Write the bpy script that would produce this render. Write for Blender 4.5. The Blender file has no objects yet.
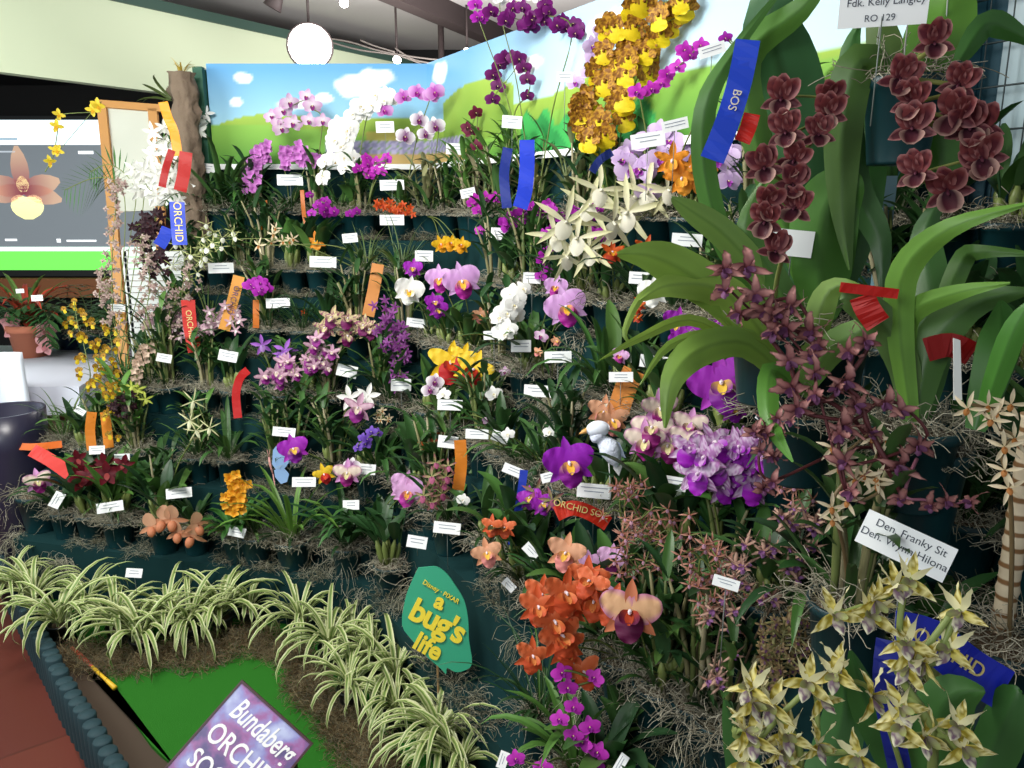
import bpy, math, random
from mathutils import Vector, Matrix
PI = math.pi
sc = bpy.context.scene
COL = sc.collection
# ---------------------------------------------------------------- camera
PITCH = math.radians(12.7); FPX = 788.0; CAM = Vector((0, 0, 1.6))
cd = bpy.data.cameras.new('camera'); cam = bpy.data.objects.new('camera', cd); COL.objects.link(cam)
cam.location = CAM; cam.rotation_euler = (PI/2 - PITCH, 0, 0)
cd.sensor_width = 36; cd.lens = FPX/1024*36; cd.clip_start = 0.02; cd.clip_end = 60
sc.camera = cam
# ---------------------------------------------------------------- world, lights, exposure
w = bpy.data.worlds.new('world'); sc.world = w; w.use_nodes = True
w.node_tree.nodes['Background'].inputs[0].default_value = (0.86, 0.93, 1.0, 1)
w.node_tree.nodes['Background'].inputs[1].default_value = 0.33
sc.view_settings.view_transform = 'Standard'; sc.view_settings.look = 'None'
sc.view_settings.gamma = 1; sc.view_settings.exposure = 0.55
sc.view_settings.use_curve_mapping = False
def area(name, loc, target, size, power, col=(1, 1, 1), sizey=None):
    l = bpy.data.lights.new(name, 'AREA'); l.energy = power; l.size = size; l.color = col
    if sizey: l.shape = 'RECTANGLE'; l.size_y = sizey
    o = bpy.data.objects.new(name, l); COL.objects.link(o); o.location = loc
    o.rotation_euler = (Vector(target) - Vector(loc)).to_track_quat('-Z', 'Y').to_euler(); return o
area('display_key', (-1.1, 1.5, 2.75), (-0.5, 3.2, 0.9), 0.9, 60, (1, .97, .92))  # soft key lamp added above the steps, not a fitting of the hall
area('foreground_fill', (-1.3, -0.9, 2.3), (.6, 1.3, 1.3), .9, 22, (.95, 1, .97))  # fill lamp added at the camera's left to brighten the near flowers
area('side_window_light', (-3.0, 2.2, 2.0), (-1.0, 4.8, 1.8), 1.4, 44, (.92, 1, .94))
area('ceiling_fill', (-.3, 4.7, 2.1), (-.1, 5.2, 3.0), 1.2, 42, (1, .97, .93))  # upward lamp added only to brighten the ceiling
# ---------------------------------------------------------------- projection and placing helpers
R_ = Vector((1, 0, 0)); F_ = Vector((0, math.cos(PITCH), -math.sin(PITCH))); U_ = Vector((0, math.sin(PITCH), math.cos(PITCH)))
def ray(px, py): return F_ + R_*((px - 512)/FPX) + U_*((384 - py)/FPX)
def P(px, py, t): return CAM + ray(px, py)*t
def onz(px, py, z):
    r = ray(px, py); return CAM + r*((z - CAM.z)/r.z)
B0 = Vector((-.573, 2.76)); DV = Vector((.502, -.865)); NV = Vector((.865, .502)); NL = Vector((.25, .968)); DL = Vector((-.968, .25))
TL, TR, NT = .17, .13, 6
XL = [-2.15, -2.1, -1.95, -1.75, -1.6, -1.5]
ZK = [0.2 + .25*k for k in range(NT)]
def acoord(p):
    sL = ((Vector((p.x, p.y)) - B0).dot(NL))/TL; sR = ((Vector((p.x, p.y)) - B0).dot(NV))/TR
    return (sL, 0) if sL > sR else (sR, 1)
def on_tier(px, py, h):
    best = None; r = ray(px, py)
    for k in range(NT):
        if r.z > -1e-3: continue
        t = (ZK[k] + h - CAM.z)/r.z
        if t < .25 or t > 4.4: continue
        p = CAM + r*t; a, wing = acoord(p); e = abs(a - (k + .5))
        if p.x < XL[k] - .05: e += (XL[k] - p.x)*6
        if k == NT - 1 and a > k+.5: e *= .8
        if best is None or e < best[0]: best = (e, k, p, a, wing)
    if best is None or (best[0] > 1.6 and py < 280):        # near or above eye level: stand it on the top step
        t = .5; k = NT - 1
        while t < 4.4:
            p = CAM + r*t; a, wing = acoord(p)
            if a >= k + .5: break
            t += .01
        p.z = ZK[k]; best = (0, k, p, a, wing)
    e, k, p, a, wing = best
    c = min(max(a, k + .38), k + .62); d = c - a
    if wing == 0: p = p + Vector((NL.x, NL.y, 0))*(d*TL)
    else: p = p + Vector((NV.x, NV.y, 0))*(d*TR)
    return Vector((max(p.x, XL[k] + .06), min(p.y, 3.91), ZK[k]))
def depth_of(p): return (Vector(p) - CAM).dot(F_)
def sdepth(px, py, h=.15):
    r = ray(px, py); t = .4
    while t < 4.3:
        p = CAM + r*t; a, wg = acoord(p)
        if a > 6.0: return t - .12
        z = ZK[0] + .25*min(max(a - .5, -.8), 5)
        if p.z < z + h: return t
        t += .02
    return 3.8
# ---------------------------------------------------------------- colours and materials
def hx(s):
    s = s.lstrip('#'); f = lambda c: c/12.92 if c <= .04045 else ((c + .055)/1.055)**2.4
    return tuple(f(int(s[i:i+2], 16)/255) for i in (0, 2, 4))
def H(c): return hx(c) if isinstance(c, str) else c
def lerp(a, b, t): return tuple(a[i] + (b[i] - a[i])*t for i in range(3))
MATS = {}
def mat(name, color=None, rough=.6, attr=False, trans=0, emit=0, noise=None, bump=0, metal=0, spec=.5, alpha=1):
    if name in MATS: return MATS[name]
    m = bpy.data.materials.new(name); m.use_nodes = True; nt = m.node_tree; N = nt.nodes; L = nt.links
    b = N['Principled BSDF']; out = N['Material Output']
    b.inputs['Roughness'].default_value = rough; b.inputs['Metallic'].default_value = metal
    b.inputs['Specular IOR Level'].default_value = spec
    src = None
    if attr:
        a = N.new('ShaderNodeAttribute'); a.attribute_name = 'Col'; src = a.outputs['Color']
    if color is not None:
        b.inputs['Base Color'].default_value = (*H(color), 1)
    if noise:
        c2, scale, detail = noise
        tc = N.new('ShaderNodeTexCoord'); n = N.new('ShaderNodeTexNoise'); n.inputs['Scale'].default_value = scale; n.inputs['Detail'].default_value = detail
        L.new(tc.outputs['Object'], n.inputs['Vector'])
        r = N.new('ShaderNodeValToRGB'); r.color_ramp.elements[0].position = .38; r.color_ramp.elements[1].position = .62
        if src is None:
            r.color_ramp.elements[0].color = (*H(color), 1); r.color_ramp.elements[1].color = (*H(c2), 1); src = r.outputs['Color']
        else:
            r.color_ramp.elements[0].color = (.82, .82, .82, 1); r.color_ramp.elements[1].color = (1.1, 1.1, 1.1, 1)
            mx = N.new('ShaderNodeMix'); mx.data_type = 'RGBA'; mx.blend_type = 'MULTIPLY'; mx.inputs['Factor'].default_value = 1
            L.new(src, mx.inputs['A']); L.new(r.outputs['Color'], mx.inputs['B']); src = mx.outputs['Result']
        if bump:
            bp = N.new('ShaderNodeBump'); bp.inputs['Strength'].default_value = bump; bp.inputs['Distance'].default_value = .01
            L.new(n.outputs['Fac'], bp.inputs['Height']); L.new(bp.outputs['Normal'], b.inputs['Normal'])
    if src is not None: L.new(src, b.inputs['Base Color'])
    if trans:
        tr = N.new('ShaderNodeBsdfTranslucent'); ms = N.new('ShaderNodeMixShader'); ms.inputs[0].default_value = trans
        if src is not None: L.new(src, tr.inputs['Color'])
        else: tr.inputs['Color'].default_value = (*H(color), 1)
        L.new(b.outputs[0], ms.inputs[1]); L.new(tr.outputs[0], ms.inputs[2]); L.new(ms.outputs[0], out.inputs['Surface'])
    if emit:
        if src is not None: L.new(src, b.inputs['Emission Color'])
        else: b.inputs['Emission Color'].default_value = (*H(color), 1)
        b.inputs['Emission Strength'].default_value = emit
    if alpha < 1: b.inputs['Alpha'].default_value = alpha
    MATS[name] = m; return m
PETAL = mat('petal', attr=True, rough=.55, trans=.28, spec=.3)
LEAF = mat('leaf', attr=True, rough=.42, trans=.18, noise=('#000000', 30, 3), spec=.4)
POT = mat('pot_plastic', '#0a2e34', .4, noise=('#0c373c', 12, 2))
POTB = mat('pot_black', '#101416', .45)
TERRA = mat('terracotta', '#a85f45', .8, noise=('#b87258', 9, 3), bump=.1)
MOSS = mat('moss_strand', attr=True, rough=.95, spec=.1)
CARD = mat('card_paper', '#eef1f2', .6)
INK = mat('card_ink', '#8b93a3', .8)
INKD = mat('dark_ink', '#39404f', .8)
STAKE = mat('stake_plastic', '#d9dcd9', .5)
WIRE = mat('stake_wire', '#6f7672', .4)
SOIL = mat('bark_mix', '#4b3a2c', .95, noise=('#78634c', 60, 4), bump=.6)
FABRIC = mat('step_cloth', '#092a2d', .85, noise=('#0b3233', 14, 3), spec=.2)
# ---------------------------------------------------------------- mesh builder
class MB:
    def __init__(s): s.v = []; s.f = []; s.c = []; s.mi = []; s.sm = True
    def vert(s, p, c=(1, 1, 1)): s.v.append(tuple(p)); s.c.append(c); return len(s.v) - 1
    def face(s, *i, m=0): s.f.append(i); s.mi.append(m)
    def grid(s, rows):
        base = [[s.vert(p, c) for p, c in row] for row in rows]
        for a in range(len(base) - 1):
            for b in range(len(base[a]) - 1):
                s.face(base[a][b], base[a][b+1], base[a+1][b+1], base[a+1][b])
    def tube(s, pts, r, c=(1, 1, 1), n=6, cap=True, c2=None):
        pts = [Vector(p) for p in pts]; rings = []
        for i, p in enumerate(pts):
            d = (pts[min(i+1, len(pts)-1)] - pts[max(i-1, 0)]); d = d.normalized() if d.length > 1e-9 else Vector((0, 0, 1))
            ref = Vector((0, 0, 1)) if abs(d.z) < .9 else Vector((1, 0, 0))
            a = d.cross(ref).normalized(); b = d.cross(a)
            rr = r[i] if isinstance(r, (list, tuple)) else r
            cc = c if c2 is None else lerp(c, c2, i/max(1, len(pts)-1))
            rings.append([s.vert(p + a*math.cos(2*PI*k/n)*rr + b*math.sin(2*PI*k/n)*rr, cc) for k in range(n)])
        for i in range(len(rings)-1):
            for k in range(n): s.face(rings[i][k], rings[i][(k+1) % n], rings[i+1][(k+1) % n], rings[i+1][k])
        if cap: s.face(*rings[0][::-1]); s.face(*rings[-1])
    def lathe(s, prof, n=24, c=(1, 1, 1), off=(0, 0, 0), m=0):
        rings = [[s.vert((off[0] + r*math.cos(2*PI*k/n), off[1] + r*math.sin(2*PI*k/n), off[2] + z), c) for k in range(n)] for r, z in prof]
        for i in range(len(rings)-1):
            for k in range(n): s.face(rings[i][k], rings[i][(k+1) % n], rings[i+1][(k+1) % n], rings[i+1][k], m=m)
    def box(s, x0, x1, y0, y1, z0, z1, c=(1, 1, 1)):
        i = [s.vert(p, c) for p in ((x0,y0,z0),(x1,y0,z0),(x1,y1,z0),(x0,y1,z0),(x0,y0,z1),(x1,y0,z1),(x1,y1,z1),(x0,y1,z1))]
        for q in ((0,3,2,1),(4,5,6,7),(0,1,5,4),(1,2,6,5),(2,3,7,6),(3,0,4,7)): s.face(*[i[j] for j in q])
    def prism(s, poly, z0, z1, c=(1, 1, 1)):
        a = [s.vert((p[0], p[1], z0), c) for p in poly]; b = [s.vert((p[0], p[1], z1), c) for p in poly]; n = len(poly)
        s.face(*a[::-1]); s.face(*b)
        for k in range(n): s.face(a[k], a[(k+1) % n], b[(k+1) % n], b[k])
    def slab(s, pts, nrm, th, c=(1, 1, 1)):          # polygon in space with thickness
        nrm = Vector(nrm).normalized()*th
        a = [s.vert(Vector(p), c) for p in pts]; b = [s.vert(Vector(p) - nrm, c) for p in pts]; n = len(pts)
        s.face(*a); s.face(*b[::-1])
        for k in range(n): s.face(a[k], b[k], b[(k+1) % n], a[(k+1) % n])
    def blade(s, pts, W, c, cmid=None, up=(0, 0, 1), fold=.25, prof=None, cedge=None, side=None):
        pts = [Vector(p) for p in pts]; n = len(pts); rows = []
        for i, p in enumerate(pts):
            d = pts[min(i+1, n-1)] - pts[max(i-1, 0)]
            d = d.normalized() if d.length > 1e-9 else Vector((0, 0, 1))
            sd = side if side is not None else d.cross(Vector(up))
            sd = sd - d*sd.dot(d)
            if sd.length < .05: sd = d.cross(Vector((1, .3, 0)))
            sd.normalize(); nm = sd.cross(d).normalized()
            t = i/(n-1); ww = W*(prof(t) if prof else (math.sin(PI*min(1, t*.9+.1))**.6))/2
            ce = cedge or c; cm = cmid or c
            rows.append([(p - sd*ww + nm*ww*fold, ce), (p - sd*ww*.45 + nm*ww*fold*.4, c), (p, cm), (p + sd*ww*.45 + nm*ww*fold*.4, c), (p + sd*ww + nm*ww*fold, ce)])
        s.grid(rows)
    def mesh(s, name, mats, origin=None, flat=False):
        me = bpy.data.meshes.new(name); v = s.v
        if origin is not None: v = [(p[0]-origin[0], p[1]-origin[1], p[2]-origin[2]) for p in v]
        me.from_pydata(v, [], s.f)
        ca = me.color_attributes.new('Col', 'FLOAT_COLOR', 'POINT')
        flatc = []
        for c in s.c: flatc += [c[0], c[1], c[2], 1.0]
        ca.data.foreach_set('color', flatc)
        for m in (mats if isinstance(mats, (list, tuple)) else [mats]): me.materials.append(m)
        me.polygons.foreach_set('material_index', s.mi)
        if not flat: me.polygons.foreach_set('use_smooth', [True]*len(me.polygons))
        me.update(); return me
def link(name, me, parent=None, loc=None, M=None):
    o = bpy.data.objects.new(name, me); COL.objects.link(o)
    if parent is not None: o.parent = parent
    if M is not None: o.matrix_basis = M
    elif loc is not None: o.location = loc
    return o
def tag(o, label=None, cat=None, group=None, kind=None):
    if label: o['label'] = label
    if cat: o['category'] = cat
    if group: o['group'] = group
    if kind: o['kind'] = kind
    return o
def thing(name, label, cat, loc, group=None):
    o = bpy.data.objects.new(name, None); COL.objects.link(o); o.location = loc; o.empty_display_size = .02
    return tag(o, label, cat, group)
def text(name, s, org, ux, uy, height, m, parent=None, extr=.0006, bold=0, align='CENTER', space=1, shear=0):
    cu = bpy.data.curves.new(name, 'FONT'); cu.body = s; cu.size = height; cu.extrude = extr; cu.offset = bold; cu.align_x = align; cu.align_y = 'CENTER'
    cu.space_character = space; cu.shear = shear; cu.resolution_u = 4
    to = bpy.data.objects.new('tmp', cu); COL.objects.link(to)
    dg = bpy.context.evaluated_depsgraph_get(); me = bpy.data.meshes.new_from_object(to.evaluated_get(dg))
    bpy.data.objects.remove(to); me.materials.clear(); me.materials.append(m)
    ux = Vector(ux).normalized(); uy = Vector(uy); uy = (uy - ux*uy.dot(ux)).normalized(); uz = ux.cross(uy)
    M = Matrix((ux, uy, uz)).transposed().to_4x4(); M.translation = Vector(org)
    if parent is not None: M.translation = Vector(org) - parent.location
    o = link(name, me, parent, M=M); return o
def smooth(pts, n=4):
    pts = [Vector(p) for p in pts]
    if len(pts) < 3:
        return [pts[0].lerp(pts[-1], i/(n)) for i in range(n+1)]
    out = []
    for i in range(len(pts)-1):
        p0 = pts[max(i-1, 0)]; p1 = pts[i]; p2 = pts[i+1]; p3 = pts[min(i+2, len(pts)-1)]
        for k in range(n):
            t = k/n
            out.append(.5*((2*p1) + (p2-p0)*t + (2*p0-5*p1+4*p2-p3)*t*t + (3*p1-p0-3*p2+p3)*t**3))
    out.append(pts[-1]); return out
# ---------------------------------------------------------------- flowers
PROF = {'o': lambda t: math.sin(PI*(t*.86+.1))**.75, 'r': lambda t: math.sin(PI*(t**.85*.9+.08))**.5,
        'l': lambda t: math.sin(PI*(t*.93+.05))**1.0, 'n': lambda t: (math.sin(PI*(t*.8+.18)))**1.2,
        'w': lambda t: (.25+.75*t)*math.sin(PI*min(1, t*.75+.22))**.5}
def petal(m, ang, L, W, c0, c1, p='o', lift=0, curl=0, cup=0, ruf=0, n=5, edge=None, spots=None, z0=0, twist=0, cs=1.15, rn=random):
    a = math.radians(ang); u = Vector((math.cos(a), math.sin(a), 0)); v = Vector((-u.y, u.x, 0)); ph = rn.random()*6
    c0, c1 = H(c0), H(c1); edge = H(edge) if edge else None; rows = []
    for i in range(n+1):
        t = i/n; ww = W/2*max(.02, PROF[p](t)); row = []
        tw = twist*t
        for j in (-1, -.5, 0, .5, 1):
            z = z0 + lift*t + curl*t*t + cup*W*(j*j)*math.sin(PI*t) + ruf*abs(j)*math.sin(t*17 + ph + j*2.1)*t
            q = u*(L*t) + v*(ww*j*math.cos(tw)); z += ww*j*math.sin(tw)
            c = lerp(c0, c1, min(1, t*cs))
            if edge and (abs(j) == 1 or i == n): c = lerp(c, edge, .75)
            if spots and rn.random() < .45 and 0 < i < n: c = H(spots)
            row.append((Vector((q.x, q.y, z)), c))
        rows.append(row)
    m.grid(rows)
FL = {}
def reg(name, fn): FL[name] = fn
def f_catt(T, Pp, lip, thr, edge=None, pedge=None, spots=None, wide=.46):
    def g(rn):
        m = MB()
        for a in (90, 218, 322): petal(m, a + rn.uniform(-5, 5), .5, .2, T, T, 'l', -.02, rn.uniform(-.12, .03), .15, .01, rn=rn, spots=spots)
        for a in (22, 158): petal(m, a + rn.uniform(-7, 7), .5, wide, Pp, Pp, 'r', .05, rn.uniform(-.1, .08), -.1, .05, n=11, edge=pedge, rn=rn, z0=.015, spots=spots)
        l = MB()
        petal(l, 270, .46, .44, thr, lip, 'r', .24, -.2, -.12, .06, n=10, cs=2.6, edge=edge or lip, rn=rn, z0=.03)
        petal(l, 235, .2, .22, thr, lip, 'r', .26, 0, .3, .01, rn=rn, z0=.03); petal(l, 305, .2, .22, thr, lip, 'r', .26, 0, .3, .01, rn=rn, z0=.03)
        petal(l, 270, .2, .14, thr, thr, 'o', .30, -.06, .2, 0, rn=rn, z0=.05)
        l.tube([(0, .02, .03), (0, .0, .12), (0, -.03, .17)], [.03, .035, .02], H('#f4e8f0'))
        return m, l
    return g
def f_phal(c0, c1, lip, thr='#f3e6a0', w=.5, back=None):
    def g(rn):
        m = MB()
        for a in (90, 212, 328): petal(m, a, .45, .33, c0, c1, 'o', -.02, -.05, .1, 0, rn=rn)
        for a in (8, 172): petal(m, a, .48, w, c0, c1, 'r', .03, -.06, -.06, .008, n=6, rn=rn, z0=.012)
        l = MB(); petal(l, 270, .22, .18, lip, lip, 'r', .14, -.08, .2, .01, rn=rn, z0=.02)
        for a in (215, 325): petal(l, a, .13, .13, lip, lip, 'o', .12, 0, .2, 0, n=3, rn=rn, z0=.02)
        l.tube([(0, .01, .02), (0, -.01, .1)], [.03, .025], H(thr))
        return m, l
    return g
def f_star(c, lip, W=.1, n=5, lw=.26, ll=.32, curl=-.12, tip=None, spots=None):
    def g(rn):
        m = MB()
        for a in ((90, 18, 162, 232, 308) if n == 5 else [90 + 360*k/n for k in range(n)]):
            petal(m, a + rn.uniform(-9, 9), .5, W, c, tip or c, 'l', .05, curl + rn.uniform(-.1, .12), .15, .01, rn=rn, spots=spots)
        l = MB(); petal(l, 270, ll, lw, lip, lip, 'r', .12, -.1, -.15, .02, rn=rn, z0=.02)
        l.tube([(0, 0, .01), (0, -.02, .1)], [.025, .02], H(lip)); return m, l
    return g
def f_onc(y, b, W=.62, ts=.36):
    def g(rn):
        m = MB()
        for a in (90, 35, 145, 190, 350): petal(m, a + rn.uniform(-8, 8), ts, .3, b, b, 'r', .02, rn.uniform(-.05, .1), 0, .08, n=8, rn=rn, spots='#c9962e')
        l = MB(); petal(l, 270, .5, W, y, y, 'w', .06, -.12, -.06, .05, n=7, rn=rn, z0=.02)
        l.tube([(0, .03, .01), (0, -.06, .07)], [.05, .05], H(b)); return m, l
    return g
def f_catas(c, e):
    def g(rn):
        m = MB(); sp = '#7a3a3c'
        for a in (90, 55, 125): petal(m, a + rn.uniform(-6, 6), .48, .36, c, c, 'o', .16, rn.uniform(-.05, .15), .3, .02, n=6, edge=e, spots=sp, rn=rn)
        for a in (200, 340): petal(m, a + rn.uniform(-8, 8), .42, .22, c, c, 'l', .1, -.04, .15, .008, edge=e, rn=rn)
        l = MB(); petal(l, 270, .32, .42, '#2e1222', c, 'r', .22, .06, .5, .04, n=6, edge='#cfa79a', rn=rn, z0=.02)
        l.tube([(0, .03, .03), (0, -.02, .15), (0, -.05, .18)], [.025, .03, .01], H('#5d2a3c')); return m, l
    return g
def f_ante():
    def g(rn):
        m = MB(); y = '#d9c838'; y2 = '#f0eab8'
        for a in (92, 205, 335): petal(m, a + rn.uniform(-8, 8), .5, .17, y, y2, 'n', .1, rn.uniform(-.22, -.05), .2, .03, n=7, twist=rn.uniform(-.8, .8), spots='#9b8a2c', rn=rn)
        for a in (55, 125): petal(m, a + rn.uniform(-10, 10), .5, .14, y2, '#e6e0b4', 'n', .15, .1, .1, .04, n=7, twist=rn.uniform(1, 2.4), rn=rn)
        l = MB(); petal(l, 270, .34, .2, '#6a5560', '#e9e6c8', 'l', .2, -.1, -.2, .02, n=6, spots='#7b6275', rn=rn, z0=.02)
        for a in (225, 315): petal(l, a, .15, .13, '#7b6a66', '#9fa868', 'r', .16, .04, .4, .01, rn=rn, z0=.02)
        return m, l
    return g
def f_curly(c0='#6e3440', c1='#c08a84', lip='#6b3f62', W=.16):
    def g(rn):
        m = MB()
        for a in (90, 25, 155, 215, 325):
            petal(m, a + rn.uniform(-20, 20), rn.uniform(.34, .5), W*rn.uniform(1, 1.5), c0, c1, 'o', rn.uniform(.1, .45), rn.uniform(-.7, .25), rn.uniform(-.3, .5), .07, n=8, twist=rn.uniform(-2.2, 2.2), edge='#45202a', rn=rn)
        l = MB(); petal(l, 270, .22, .18, '#a0659a', lip, 'r', .16, -.12, -.25, .03, n=5, rn=rn, z0=.02)
        for a in (220, 320): petal(l, a, .13, .12, lip, lip, 'r', .2, 0, .4, .01, rn=rn, z0=.02)
        return m, l
    return g
def f_slip(c='#c98f6d', p='#c47f5c', d='#d8a888'):
    def g(rn):
        m = MB(); petal(m, 90, .45, .42, d, d, 'r', .05, .06, .2, .01, n=6, rn=rn)
        for a in (195, 345): petal(m, a, .5, .15, c, c, 'l', .05, -.1, .1, .02, rn=rn)
        petal(m, 270, .3, .2, d, d, 'o', -.03, 0, 0, 0, rn=rn)
        l = MB()
        prof = [(.05, 0), (.12, -.06), (.14, -.16), (.11, -.26), (.05, -.32), (.005, -.34)]
        n = 10; rings = [[l.vert((r*math.cos(2*PI*k/n), z - .02, .12 + r*math.sin(2*PI*k/n) - z*.25), H(p)) for k in range(n)] for r, z in prof]
        for i in range(len(rings)-1):
            for k in range(n): l.face(rings[i][k], rings[i][(k+1) % n], rings[i+1][(k+1) % n], rings[i+1][k])
        return m, l
    return g
def f_small(c0, c1=None, lip=None, W=.22, n=5):
    def g(rn):
        m = MB()
        for k in range(n): petal(m, 90 + 360*k/n + rn.uniform(-12, 12), .48, W, c0, c1 or c0, 'o', .05, rn.uniform(-.2, .1), .1, .02, n=3, rn=rn)
        petal(m, 270, .26, .2, lip or c0, lip or c0, 'r', .2, -.05, 0, 0, n=3, rn=rn, z0=.02)
        return m, None
    return g
def f_bell(c0, c1):
    def g(rn):
        m = MB()
        for k in range(4): petal(m, 90*k + 45 + rn.uniform(-10, 10), .42, .4, c0, c1, 'r', .35, -.1, .2, 0, n=3, rn=rn)
        return m, None
    return g
CACHE = {}
def flower_mesh(kind, v):
    k = (kind, v)
    if k not in CACHE:
        rn = random.Random(hash(kind) % 1000 if False else sum(map(ord, kind))*7 + v)
        a, b = FL[kind](rn)
        CACHE[k] = (a.mesh('flower_' + kind, PETAL), b.mesh('lip_' + kind, PETAL) if b else None)
    return CACHE[k]
def add_flower(root, kind, p, size, rn, lipsep=True, jit=.35, face=None, roll=None):
    a, b = flower_mesh(kind, rn.randrange(3))
    f = (CAM - p).normalized() if face is None else Vector(face).normalized()
    f = (f + Vector((rn.uniform(-jit, jit), rn.uniform(-jit, jit)*.5, rn.uniform(-jit, jit)*.7))).normalized()
    up = Vector((0, 0, 1)); x = up.cross(f).normalized(); y = f.cross(x)
    rl = rn.uniform(-.35, .35) if roll is None else roll
    x2 = x*math.cos(rl) + y*math.sin(rl); y2 = y*math.cos(rl) - x*math.sin(rl)
    M = Matrix((x2*size, y2*size, f*size)).transposed().to_4x4(); M.translation = p - root.location
    o = link('flower', a, root, M=M)
    if b is not None: link('lip', b, o)
    return o
# ---------------------------------------------------------------- pots, moss, foliage
def mk_pot(rad, h, style):
    m = MB(); n = 28; r0 = rad*.74
    if style == 'terra': prof = [(0, 0), (r0, 0), (rad*.93, h*.78), (rad*1.04, h*.78), (rad*1.06, h), (rad*.93, h), (rad*.9, h*.82), (0, h*.82)]
    else: prof = [(0, 0), (r0, 0), (r0*1.02, h*.03), (rad*.97, h*.86), (rad*1.05, h*.87), (rad*1.06, h*.99), (rad*1.0, h), (rad*.94, h*.9), (0, h*.88)]
    m.lathe(prof, n); me = m.mesh('pot', {'terra': TERRA, 'black': POTB}.get(style, POT)); return me
def mk_moss(seed, n=80, R=.05, L=.07, cs=('#9a9583', '#7c7867', '#b3ae9c'), flat=.5, drop=0, th=.0006):
    rn = random.Random(seed); m = MB()
    for i in range(n):
        a = rn.uniform(0, 2*PI); r = R*math.sqrt(rn.random()); p = Vector((r*math.cos(a), r*math.sin(a), rn.uniform(0, .02)))
        d = Vector((math.cos(a)*rn.random() + rn.uniform(-.6, .6), math.sin(a)*rn.random() + rn.uniform(-.6, .6), rn.uniform(-.1, .9)*flat)).normalized()
        c = H(rn.choice(cs)); pts = [p.copy()]; w1 = rn.uniform(-1.5, 1.5); ax = Vector((rn.uniform(-1, 1), rn.uniform(-1, 1), rn.uniform(-1, 1))).normalized(); st = L/7
        for k in range(7):
            d = (Matrix.Rotation(w1, 3, ax) @ d); d.z -= .12 + drop; d.normalize()
            if rn.random() < .3: ax = Vector((rn.uniform(-1, 1), rn.uniform(-1, 1), rn.uniform(-1, 1))).normalized()
            p = p + d*st
            if p.z < -.004 and not drop: p.z = rn.uniform(0, .006)
            pts.append(p.copy())
        m.tube(pts, th, c, n=3, cap=False)
    return m
MOSSME = [mk_moss(i, 190, .052, .07).mesh('moss', MOSS) for i in range(4)]
POTS = {}
def path_leaf(rn, p, az, L, e0, droop, n=7):
    d = Vector((math.cos(az)*math.cos(e0), math.sin(az)*math.cos(e0), math.sin(e0))); e = e0; pts = [Vector(p)]; q = Vector(p)
    for i in range(n):
        e -= droop*(i+1)/n; q = q + Vector((math.cos(az)*math.cos(e), math.sin(az)*math.cos(e), math.sin(e)))*(L/n); pts.append(q.copy())
    return pts
GREENS = ['#36582a', '#436b30', '#2b4d2c', '#527638', '#2f572b', '#406434', '#264327']
def jitc(c, rn, a=.12):
    k = 1 + rn.uniform(-a, a); return tuple(min(1, x*k) for x in c)
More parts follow.
